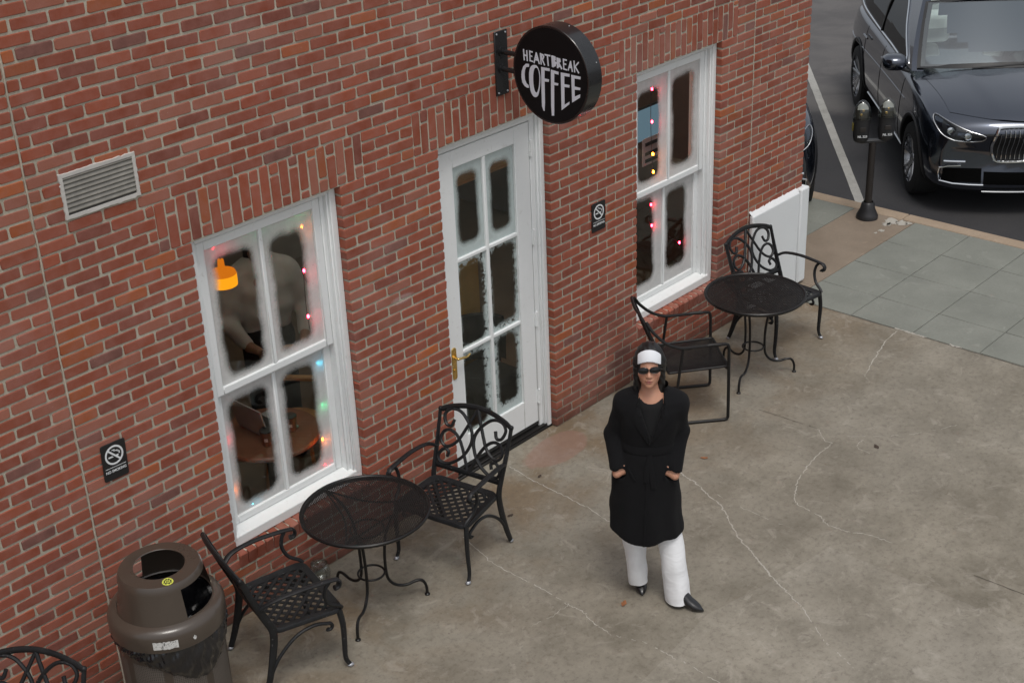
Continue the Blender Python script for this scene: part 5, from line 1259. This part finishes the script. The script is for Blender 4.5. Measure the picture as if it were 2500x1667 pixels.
# a customer standing with back to the glass: grey sweatshirt, black trousers, dark hair
pp = thing('person', 'person in grey sweatshirt and black trousers inside behind the near window', 'person', (-.46, 1.34, .012), math.radians(-20))
M_SKIN = simple('skin_dark', (.22, .12, .08), .5); M_GREY = simple('grey_fleece', (.36, .355, .35), .9, bump=.3, bscale=30); M_BLKC = simple('black_cloth', (.01, .01, .012), .9)
def hb(X, Y, Z):
    d = ellip(X, Y, Z, (0, -.02, 1.60), (.078, .10, .12)); d = smin(d, capsule(X, Y, Z, (0, 0, 1.38), (0, 0, 1.52), .06, .055), .03)
    d = smin(d, capsule(X, Y, Z, (0, 0, .95), (0, 0, 1.35), .12, .13), .05)
    for s_ in (-1, 1):
        d = smin(d, capsule(X, Y, Z, (s_*.17, 0, 1.38), (s_*.27, -.02, 1.12), .05, .042), .03); d = smin(d, capsule(X, Y, Z, (s_*.27, -.02, 1.12), (s_*.20, -.22, .98), .04, .03), .02); d = smin(d, capsule(X, Y, Z, (s_*.20, -.22, .98), (s_*.16, -.29, .97), .035, .028), .02)
        for k in range(4): d = smin(d, capsule(X, Y, Z, (s_*.16, -.29, .985-.02*k), (s_*.125, -.33, .98-.02*k), .009, .008), .006)
    return d
V_, F_ = sdf_mesh(hb, (-.36, -.38, .8), (.36, .2, 1.75), .009); link('body', np_mesh('body', V_, F_, M_SKIN), pp)
def hs_(X, Y, Z):
    d = ellip(X, Y, Z, (0, .01, 1.20), (.215, .15, .32)); d = smin(d, capsule(X, Y, Z, (-.16, .01, 1.40), (.16, .01, 1.40), .075, .075), .06); d = smin(d, ellip(X, Y, Z, (0, .05, 1.46), (.12, .09, .06)), .04)
    for s_ in (-1, 1): d = smin(d, capsule(X, Y, Z, (s_*.19, 0, 1.38), (s_*.285, -.01, 1.12), .085, .075), .04); d = smin(d, capsule(X, Y, Z, (s_*.285, -.01, 1.12), (s_*.215, -.19, .99), .072, .05), .03)
    return smax(d, .97-Z, .02)+.006*np.sin(38*Z+9*X)*np.sin(14*X+3)
V_, F_ = sdf_mesh(hs_, (-.42, -.3, .9), (.42, .26, 1.58), .011); link('sweatshirt', np_mesh('sweatshirt', V_, F_, M_GREY), pp)
def ht(X, Y, Z):
    d = ellip(X, Y, Z, (0, .0, .95), (.18, .13, .16))
    for s_ in (-1, 1): d = smin(d, capsule(X, Y, Z, (s_*.09, 0, .90), (s_*.10, -.01, .08), .10, .075), .03); d = smin(d, capsule(X, Y, Z, (s_*.10, .0, .045), (s_*.11, -.15, .04), .045, .035), .02)
    return d
V_, F_ = sdf_mesh(ht, (-.28, -.24, -.005), (.28, .2, 1.15), .013); link('trousers', np_mesh('trousers', V_, F_, M_BLKC), pp)
def hh(X, Y, Z):
    d = smin(ellip(X, Y, Z, (0, .015, 1.63), (.094, .112, .115)), ellip(X, Y, Z, (0, .06, 1.52), (.085, .07, .12)), .03); return smax(d, -ellip(X, Y, Z, (0, -.12, 1.57), (.065, .08, .10)), .01)
V_, F_ = sdf_mesh(hh, (-.14, -.16, 1.36), (.14, .18, 1.78), .010); link('hair', np_mesh('hair', V_, F_, M_BLKC), pp)
# behind the far window: screen, menu sheet, shelf; behind the door: board and dark armchair
mn = thing('monitor', 'blue-grey monitor behind the upper left pane of the far window', 'monitor', (3.10, .72, 1.66)); MB().box(-.19, .19, -.015, .015, -.14, .14).build('bezel', M_DARK, mn, bevel=.006); MB().box(-.18, .18, -.018, -.0155, -.13, .13).build('screen', emis('screen_glow', (.20, .30, .38), .7), mn)
ms = thing('menu_sheet', 'white menu sheet with dark blocks under the monitor', 'menu', (3.10, .70, 1.43)); MB().box(-.12, .12, -.004, .004, -.12, .11).build('sheet', simple('menu_white', (.6, .58, .62), .6), ms)
for z in (.06, -.02, -.08): MB().box(-.09, .09, -.006, -.0045, z-.018, z+.012).build('print_block', M_DARK, ms)
for z in (.9, 1.5, 2.1):
    sh = MB().box(2.2, 4.0, 2.4, 2.7, z, z+.03).build('wall_shelf', M_TAN, smooth=False); tag(sh, {.9: 'lowest', 1.5: 'middle', 2.1: 'topmost'}[z]+' wooden shelf dimly seen inside the far window', 'shelf', 'shelves inside')
bd = thing('notice_board', 'tan board standing behind the left middle pane of the door', 'board', (.80, .72, .012)); MB().box(-.22, .22, -.012, .012, .2, 1.22).build('board', simple('mustard_board', (.40, .24, .06), .6), bd, bevel=.004); MB().box(-.24, .24, -.06, .06, 0, .2).build('foot', M_DARK, bd, bevel=.01)
ac_ = thing('lounge_chair', 'dark lounge chair just inside the door', 'chair', (.74, .46, .012))
MB().box(-.25, .25, -.2, .2, .18, .42).build('seat', M_BLKC, ac_, bevel=.05, seg=3); MB().lathe([(.27, .42), (.285, .70), (.26, .78), (.22, .78), (.22, .42)], 24, a0=PI*.0, a1=PI).build('backrest', M_BLKC, ac_)
for (x, y) in ((-.2, -.15), (.2, -.15), (-.2, .15), (.2, .15)): MB().tube([(x, y, .2), (x*1.1, y*1.1, 0)], .014, 8).build('leg', M_DARK, ac_)

# ------------------------------------------------------------------ the woman in the black coat
wm = thing('person', 'woman in black belted coat, white trousers, white headband and dark sunglasses, hands in pockets', 'person', (-.15, -1.84, 0), math.radians(-53.65))
g = NG('skin'); at = g.n('Attribute'); at.attribute_name = 'tint'; f = g.noise(60, 3, .6); c = g.mix(g.math('MULTIPLY', f, .25), at.outputs['Color'], (.36, .17, .11))
g.bsdf(Base_Color=c, Roughness=.42, Specular_IOR_Level=.45, Subsurface_Weight=.12, Subsurface_Radius=(.01, .004, .002)); M_SKINW = g.done()
g = NG('black_wool'); f = g.noise(260, 3, .8); f2 = g.noise(9, 4, .6); g.bsdf(Base_Color=g.mix(f2, (.006, .006, .007), (.011, .011, .012)), Roughness=.95, Specular_IOR_Level=.15, Sheen_Weight=.02, Sheen_Roughness=.5); g.bump(f, .5, .003); M_WOOL = g.done()
def denim():
    g = NG('white_denim'); mp = g.n('Mapping'); mp.inputs['Rotation'].default_value = (.2, .5, .3); mp.inputs['Scale'].default_value = (1, 1, 2.2); g.l(g.coord(), mp.inputs[0])
    f = g.noise(7, 2, .5, mp.outputs[0], 1.0); w_ = g.noise(300, 2, .6)
    g.bsdf(Base_Color=(.82, .83, .85), Roughness=.8, Specular_IOR_Level=.3); g.bump(g.mix(.04, f, w_), .22, .03); return g.done()
M_KNIT = simple('black_knit', (.006, .006, .007), .9); M_HAIR = simple('black_hair', (.009, .008, .008), .45, var=.3, scale=80)
M_BAND = simple('white_jersey', (.74, .76, .80), .8, var=.04, bump=.15, bscale=200); M_DENIM = denim(); M_LEATH = simple('black_leather', (.010, .010, .011), .28, coat=.3); M_SHADE = simple('black_lens', (.004, .004, .005), .08)
HX, HY, HZ = -.085, .005, 1.580
TA = math.radians(13); TC, TS = math.cos(TA), math.sin(TA)
def hloc(X, Y, Z): y_, z_ = Y-HY, Z-HZ; return X-HX, y_*TC-z_*TS, y_*TS+z_*TC      # head tipped back to look up at the camera
def hwor(p): return (p[0]+HX, p[1]*TC+p[2]*TS+HY, -p[1]*TS+p[2]*TC+HZ)
PW = [(-.213, -.062, .950, -.276, -.074, .925), (.020, -.064, .945, .072, -.076, .920)]     # pocket mouth, wrist
def wb(X, Y, Z):
    x, y, z = hloc(X, Y, Z)
    d = ellip(x, y, z, (0, .012, .028), (.074, .094, .092))                 # cranium
    d = smin(d, ellip(x, y, z, (0, -.030, -.042), (.059, .063, .072)), .035)  # face and jaw
    d = smin(d, ellip(x, y, z, (0, -.072, -.093), (.020, .018, .017)), .018)  # chin
    for s_ in (-1, 1):
        d = smin(d, ellip(x, y, z, (s_*.039, -.060, -.030), (.024, .02, .02)), .018)
        d = smin(d, ellip(x, y, z, (s_*.075, .012, -.012), (.008, .018, .03)), .006)
        d = smax(d, -ellip(x, y, z, (s_*.031, -.098, .0), (.017, .014, .010)), .008)
    d = smin(d, capsule(x, y, z, (0, -.084, .006), (0, -.104, -.036), .007, .010), .012)
    for s_ in (-1, 1): d = smin(d, ellip(x, y, z, (s_*.010, -.096, -.040), (.008, .009, .007)), .006)
    d = smin(d, ellip(x, y, z, (0, -.089, -.063), (.021, .010, .006)), .004); d = smin(d, ellip(x, y, z, (0, -.088, -.075), (.018, .010, .007)), .004)
    d = smin(d, capsule(X, Y, Z, (-.075, .03, 1.36), (HX, .015, 1.53), .056, .046), .025)   # neck
    d = smin(d, capsule(X, Y, Z, (-.085, .03, .98), (-.075, .03, 1.33), .10, .105), .06)
    d = smin(d, capsule(X, Y, Z, (-.215, .02, 1.345), (.065, .02, 1.345), .05, .05), .05)
    for (sh, el, pw) in (((-.225, .02, 1.335), (-.318, .055, 1.12), PW[0]), ((.075, .02, 1.335), (.118, .06, 1.13), PW[1])):
        p, w_ = np.array(pw[:3]), np.array(pw[3:])
        d = smin(d, capsule(X, Y, Z, sh, el, .042, .036), .02); d = smin(d, capsule(X, Y, Z, el, tuple(w_), .035, .025), .02)
        dirn = (p-w_)/np.linalg.norm(p-w_); up = np.array((0, 0, 1.)); up -= dirn*(up@dirn); up /= np.linalg.norm(up)
        d = smin(d, capsule(X, Y, Z, tuple(w_), tuple(p), .022, .027, .8), .015)          # palm
        for k, (o_, ln) in enumerate(((.028, .058), (.010, .066), (-.008, .062), (-.024, .048))):
            a = p+up*o_; m_ = a+dirn*ln*.55; e_ = m_+dirn*ln*.4-up*.012
            d = smin(d, capsule(X, Y, Z, tuple(a), tuple(m_), .009, .0085), .006); d = smin(d, capsule(X, Y, Z, tuple(m_), tuple(e_), .0085, .0075), .004)
        tb_ = w_+dirn*.018+up*.024; d = smin(d, capsule(X, Y, Z, tuple(tb_), tuple(tb_+dirn*.042+up*.012-np.array((0, .012, 0))), .0115, .0095), .008); q = tb_+dirn*.042+up*.012-np.array((0, .012, 0)); d = smin(d, capsule(X, Y, Z, tuple(q), tuple(q+dirn*.03-np.array((0, .004, 0))), .0095, .008), .004)
    return d
V_, F_ = sdf_mesh(wb, (-.40, -.19, .86), (.20, .16, 1.73), .0045)
me = np_mesh('body', V_, F_, M_SKINW); cols = np.tile(np.array((.55, .285, .19, 1.)), (len(V_), 1))
x, y, z = hloc(V_[:, 0], V_[:, 1], V_[:, 2])
lip = np.clip(1.5-np.sqrt((x/.023)**2+((z+.069)/.0125)**2)*1.4, 0, 1)*(y < -.06); ck = np.exp(-((np.abs(x)-.042)/.016)**2-((z+.035)/.018)**2)*(y < 0)*.55
for m_, cc in ((ck, (.55, .20, .13)), (lip, (.24, .065, .06))): cols[:, :3] = cols[:, :3]*(1-m_[:, None])+np.array(cc)*m_[:, None]
add_attr(me, cols); body = link('body', me, wm)

# ---- hair: smooth, parted, falling straight behind the collar
def wh_(X, Y, Z):
    x, y, z = hloc(X, Y, Z)
    d = ellip(x, y, z, (0, .018, .032), (.090, .112, .106)); d = smin(d, capsule(x, y, z, (0, .055, .02), (.0, .105, -.14), .075, .060), .03)
    for s_ in (-1, 1): d = smin(d, capsule(x, y, z, (s_*.076, .0, .03), (s_*.070, .050, -.15), .021, .022, 1.4), .02)
    face = smin(ellip(x, y, z, (0, -.095, -.045), (.058, .085, .098)), ellip(x, y, z, (0, -.10, .02), (.058, .05, .04)), .03)
    bd = np.maximum(np.maximum(y+.7*(z-.10)+.050, -.002-z), np.abs(x)-.0665); d = np.where(bd < 0, np.maximum(d, ellip(x, y, z, (0, .014, .030), (.083, .105, .100))), d)
    d = smax(d, -face, .008); return d+.0016*np.sin(170*x+20*np.sin(9*z))*np.clip(1-z*0, 0, 1)
V_, F_ = sdf_mesh(wh_, (-.21, -.15, 1.36), (.04, .19, 1.75), .0042); link('hair', np_mesh('hair', V_, F_, M_HAIR), wm)
# ---- wide white headband across the brow
def wband(X, Y, Z):
    x, y, z = hloc(X, Y, Z)
    d = np.abs(ellip(x, y, z, (0, .014, .030), (.0865, .1095, .1035)))-.0035
    lo = .047-.034*(x/.07)**2+.2*(y+.09)
    d = smax(d, lo-z, .004); d = smax(d, y+.7*(z-.10)+.054, .006); d = smax(d, np.abs(x)-.0685, .004); return d
V_, F_ = sdf_mesh(wband, (-.19, -.14, 1.54), (.02, .06, 1.74), .0032); link('headband', np_mesh('headband', V_, F_, M_BAND), wm)
# ---- oval sunglasses

sgp = MB(); 
def lens(sx3):
    b = MB(); rows = []
    for k in (1.0, .9, .6, .3, .02):
        rows.append([(sx3*.034+k*.0305*math.cos(a)+0, -.1045+.006*(1-k)*-1+.16*(abs(sx3*.034+k*.0305*math.cos(a)))**2*6, .0045+k*.0175*math.sin(a)+.0*a+.07*(sx3*.034+k*.0305*math.cos(a))) for a in np.linspace(0, 2*PI, 36)])
    b.grid(rows); b.grid([rows[0], [(p[0], p[1]+.004, p[2]) for p in rows[0]]]); return b, rows[0]
b, e1 = lens(-1); b2, e2 = lens(1); b.add(b2.v, b2.f)
fr2 = MB()
for e_ in (e1, e2): fr2.tube(e_[:-1], .0022, 6, closed=True)
fr2.tube(catmull([(-.0055, -.106, .004), (0, -.110, .0075), (.0055, -.106, .005)], 4), .0025, 6)
for s_ in (-1, 1): fr2.tube([(s_*.064, -.0975+.012, .006+s_*.0045), (s_*.076, -.06, .008), (s_*.080, .0, .006)], .0026, 6)
for q in (b, fr2): q.v = [hwor((p[0], p[1], p[2]-.004)) for p in q.v]
sgl = fr2.build('sunglasses', M_SHADE, wm); b.build('lens', M_SHADE, sgl)
# ---- fine necklace
MB().tube([(-.075+.060*math.cos(a), .022+.058*math.sin(a)*1.0, 1.408-.016*(-math.sin(a))*1) for a in np.linspace(0, 2*PI, 40, endpoint=False)], .0022, 5, closed=True).build('necklace', simple('silver', (.6, .6, .62), .3, 1.0), wm)
# ---- knitted top
def wtop(X, Y, Z):
    d = capsule(X, Y, Z, (-.085, .03, 1.05), (-.075, .03, 1.335), .125, .115, .95); d = smax(d, -(capsule(X, Y, Z, (-.075, -.02, 1.425), (-.08, -.03, 1.6), .066, .085)), .006); return smax(d, Z-1.425, .01)
V_, F_ = sdf_mesh(wtop, (-.26, -.14, 1.0), (.10, .2, 1.44), .007); link('knit_top', np_mesh('knit_top', V_, F_, M_KNIT), wm)
# ---- coat
zk = [.40, .50, .62, .76, .92, 1.03, 1.09, 1.15, 1.24, 1.33, 1.375, 1.405, 1.43]
cxk = [-.110, -.110, -.110, -.112, -.106, -.095, -.090, -.088, -.080, -.074, -.073, -.073, -.073]
ak = [.218, .216, .212, .205, .196, .170, .158, .165, .185, .205, .196, .150, .10]
bk = [.162, .160, .158, .154, .148, .138, .128, .134, .142, .128, .108, .09, .07]
def wcoat(X, Y, Z):
    cx, a, b_ = np.interp(Z, zk, cxk), np.interp(Z, zk, ak), np.interp(Z, zk, bk)
    th = np.arctan2((Y-.03)/b_, (X-cx)/a); low = np.clip((1.02-Z)/.5, 0, 1)
    fold = low*(.009+.010*np.sin(3*th+.6)+.007*np.sin(5*th+2.1)+.005*np.sin(9*th+1))
    q = (np.abs((X-cx)/(a+fold))**2.4+np.abs((Y-.03)/(b_+fold))**2.4)**(1/2.4); d = (q-1)*np.minimum(a, b_)*.9
    d = smin(d, capsule(X, Y, Z, (-.225, .03, 1.335), (.078, .03, 1.335), .062, .062), .05)
    for (sh, el, wr, bg) in (((-.225, .025, 1.325), (-.300, .055, 1.125), (-.272, -.055, .962), 0), ((.078, .025, 1.325), (.098, .06, 1.135), (.068, -.056, .956), .012)):
        d = smin(d, capsule(X, Y, Z, sh, el, .064, .054), .028); d = smin(d, capsule(X, Y, Z, el, wr, .054, .049), .022)
        if bg: d = smin(d, ellip(X, Y, Z, (.125, .05, 1.15), (.03, .035, .022)), .02)
    d = d+.0035*np.sin(30*Z+16*X)*np.sin(21*X-8*Y)*np.clip((1.36-Z)*8, 0, 1)*np.clip((np.abs(X+.09)-.14)*12, 0, 1)
    for pw in PW:                                              # open cuffs
        p, w_ = np.array(pw[:3]), np.array(pw[3:]); dn = (p-w_)/np.linalg.norm(p-w_)
        d = smax(d, -capsule(X, Y, Z, tuple(w_-dn*.035), tuple(w_+dn*.02), .030, .042), .008)
    vx, vz = X+.073, Z                                          # neckline V
    vee = np.maximum(np.abs(vx)-np.clip((Z-1.16)*.34, 0, .074), -(Y+.01)*-1); vee = np.maximum(vee, 1.16-Z)
    d = smax(d, -vee, .008)
    d = smax(d, -capsule(X, Y, Z, (-.073, .0, 1.42), (-.08, -.02, 1.62), .070, .085), .008)
    hem = .505-.045*np.clip((X+.11)/.2, -1, 1)*.5-.035*np.exp(-((X+.12)/.13)**2)*(Y < .03)+.008*np.sin(4*th)
    inner = (np.abs((X-cx)/(a+fold-.014))**2.4+np.abs((Y-.03)/(b_+fold-.014))**2.4)**(1/2.4)
    d = smax(d, hem-Z, .006); d = smax(d, -np.maximum((inner-1)*.12, Z-.60), .004); return d
V_, F_ = sdf_mesh(wcoat, (-.42, -.17, .42), (.24, .26, 1.46), .0062); cme = np_mesh('coat', V_, F_, M_WOOL); coat = link('coat', cme, wm)
cbv = BVHTree.FromPolygons([tuple(p) for p in V_.tolist()], [tuple(f) for f in F_.tolist()])
def oc(x, z, off=.006):
    h_, n_, _, _ = cbv.ray_cast(Vector((x, -1, z)), Vector((0, 1, 0)))
    return Vector((x, (h_.y if h_ else -.08)-off, z))
def drape(name, poly, mat, parent, off=.007, n=10):
    """a cloth panel between two edge lines, laid on the coat front"""
    L_, R_ = poly; b = MB(); rows = []
    for i in range(n+1):
        t_ = i/n; a = np.array([np.interp(t_, np.linspace(0, 1, len(L_)), [p[q] for p in L_]) for q in (0, 1)]); c = np.array([np.interp(t_, np.linspace(0, 1, len(R_)), [p[q] for p in R_]) for q in (0, 1)])
        rows.append([tuple(oc(*(a+(c-a)*s_), off*(1 if 0 < s_ < 1 else .2)+(.002 if s_ in (0, 1) else 0))) for s_ in np.linspace(0, 1, 7)])
    b.grid(rows); o = b.build(name, mat, parent, ang=70); return o
drape('lapel', ([(-.115, 1.405), (-.120, 1.30), (-.085, 1.14)], [(-.150, 1.395), (-.190, 1.29), (-.085, 1.13)]), M_WOOL, coat)
drape('lapel', ([(-.035, 1.405), (-.030, 1.30), (-.085, 1.14)], [(.005, 1.395), (.045, 1.29), (-.080, 1.13)]), M_WOOL, coat)
drape('front_edge', ([(-.095, 1.06), (-.105, .80), (-.118, .475)], [(-.085, 1.06), (-.093, .80), (-.104, .475)]), M_WOOL, coat, .005)
b = MB(); ring = []
for zz in (1.115, 1.105, 1.085, 1.07, 1.063):
    ring.append([(np.interp(zz, zk, cxk)+(np.interp(zz, zk, ak)+(.006 if 1.064 < zz < 1.11 else .002))*math.copysign(abs(math.cos(a))**(2/2.4), math.cos(a)), .03+(np.interp(zz, zk, bk)+(.006 if 1.064 < zz < 1.11 else .002))*math.copysign(abs(math.sin(a))**(2/2.4), math.sin(a)), zz) for a in np.linspace(0, 2*PI, 60)])
b.grid(ring); belt = b.build('belt', M_WOOL, coat)
for (x1, z1) in ((-.10, .90), (-.055, .86)):
    drape('belt_end', ([(-.088, 1.075), ((-.088+x1)/2-.018, .99), (x1-.016, z1)], [(-.066, 1.075), ((-.088+x1)/2+.018, .99), (x1+.018, z1)]), M_WOOL, belt, .008)
for (xa, za, xb_, zb_) in ((-.215, .985, -.165, .905), (.045, .985, .015, .905)):
    drape('pocket_welt', ([(xa-.008, za), (xb_-.012, zb_)], [(xa+.010, za), (xb_+.008, zb_)]), M_WOOL, coat, .006, 4)
# ---- white wide trousers
def leg(path, fo, ph):
    b = MB(); rings = []; nz = 34; n_ = 36
    P = [np.array(p) for p in path]; T_ = np.linspace(0, 1, len(P))
    for i in range(nz+1):
        t_ = i/nz; cx, cy, z, a, b_ = [float(np.interp(t_, T_, [p[q] for p in P])) for q in range(5)]; r_ = []
        for k in range(n_):
            th = 2*PI*k/n_; fd = fo*(.55*math.sin(2*th+22*t_+ph)*math.sin(PI*t_)+.5*math.sin(th*3+9*t_+ph*2)+.35*math.exp(-((t_-.85)/.12)**2)*math.sin(30*t_+th*1.3)+.5*math.exp(-((th-4.9)/.35)**2)*1.4)
            fd *= min(1, max(0, (t_-.38)*5))
            zz = z+(.012*math.sin(th+2.6) if i == nz else 0)
            r_.append((cx+(a+fd)*math.cos(th), cy+(b_+fd)*math.sin(th), zz))
        rings.append(r_)
    last = rings[-1]; rings.append([(p[0]*.985+.015*path[-1][0], p[1]*.985+.015*path[-1][1], p[2]+.003) for p in last]); rings.append([(p[0]*.85+.15*path[-1][0], p[1]*.85+.15*path[-1][1], p[2]+.08) for p in last])
    b.loft(rings, cap=False); return b
tr_ = leg([(-.165, .06, .80, .085, .085), (-.178, .065, .60, .074, .074), (-.180, .075, .46, .080, .083), (-.168, .085, .26, .067, .074), (-.150, .105, .055, .060, .070)], .006, .3).build('trousers', M_DENIM, wm, ang=70)
leg([(-.02, .045, .80, .085, .085), (.010, .042, .60, .070, .070), (.042, .030, .46, .078, .078), (.080, .0, .24, .080, .084), (.104, -.022, .022, .082, .092)], .006, 1.7).build('trouser_leg', M_DENIM, tr_, ang=70)
wm.scale = (.95, .97, 1)
# ---- pointed heeled boots
def shoe(name, heel, toe, lift):
    h_, t_ = np.array(heel, float), np.array(toe, float); d_ = t_-h_; L_ = np.linalg.norm(d_); d_ /= L_; s_ = np.array((-d_[1], d_[0]))
    prof = [(0, .026, .060, .145), (.10, .033, .052, .150), (.25, .035, .040, .135), (.42, .036, .022, .105), (.58, .038, .010, .072), (.72, .037, .006, .056), (.84, .028, .006, .043), (.93, .015, .007, .030), (1.0, .004, .010, .020)]
    b = MB(); rings = []
    for (f_, w_, z0, z1) in prof:
        c = h_+d_*L_*f_; zc, hz = (z0+z1)/2, (z1-z0)/2
        rings.append([(c[0]+s_[0]*w_*math.copysign(abs(math.cos(a))**.8, math.cos(a)), c[1]+s_[1]*w_*math.copysign(abs(math.cos(a))**.8, math.cos(a)), zc+hz*math.sin(a)*(1 if math.sin(a) > 0 else 1)) for a in np.linspace(0, 2*PI, 24, endpoint=False)])
    b.loft(rings); o = b.build(name, M_LEATH, wm, ang=60)
    c = h_+d_*.018; k = MB(); k.loft([[(c[0]+d_[0]*dx+r_*math.cos(a), c[1]+d_[1]*dx+r_*math.sin(a), z) for a in np.linspace(0, 2*PI, 14, endpoint=False)] for (z, r_, dx) in ((0, .009, -.004), (.02, .009, -.004), (.05, .014, 0), (.075, .024, .006))]); k.build('heel', M_LEATH, o); return o
shoe('boot', (-.148, .205), (-.122, .015), .07); shoe('boot', (.070, -.028), (.262, -.128), .07)
MB().tube([(-.15, .13, .07), (-.15, .13, .22)], .036, 12).build('boot_shaft', M_LEATH, wm); MB().tube([(.095, -.03, .07), (.098, -.028, .22)], .036, 12).build('boot_shaft', M_LEATH, wm)
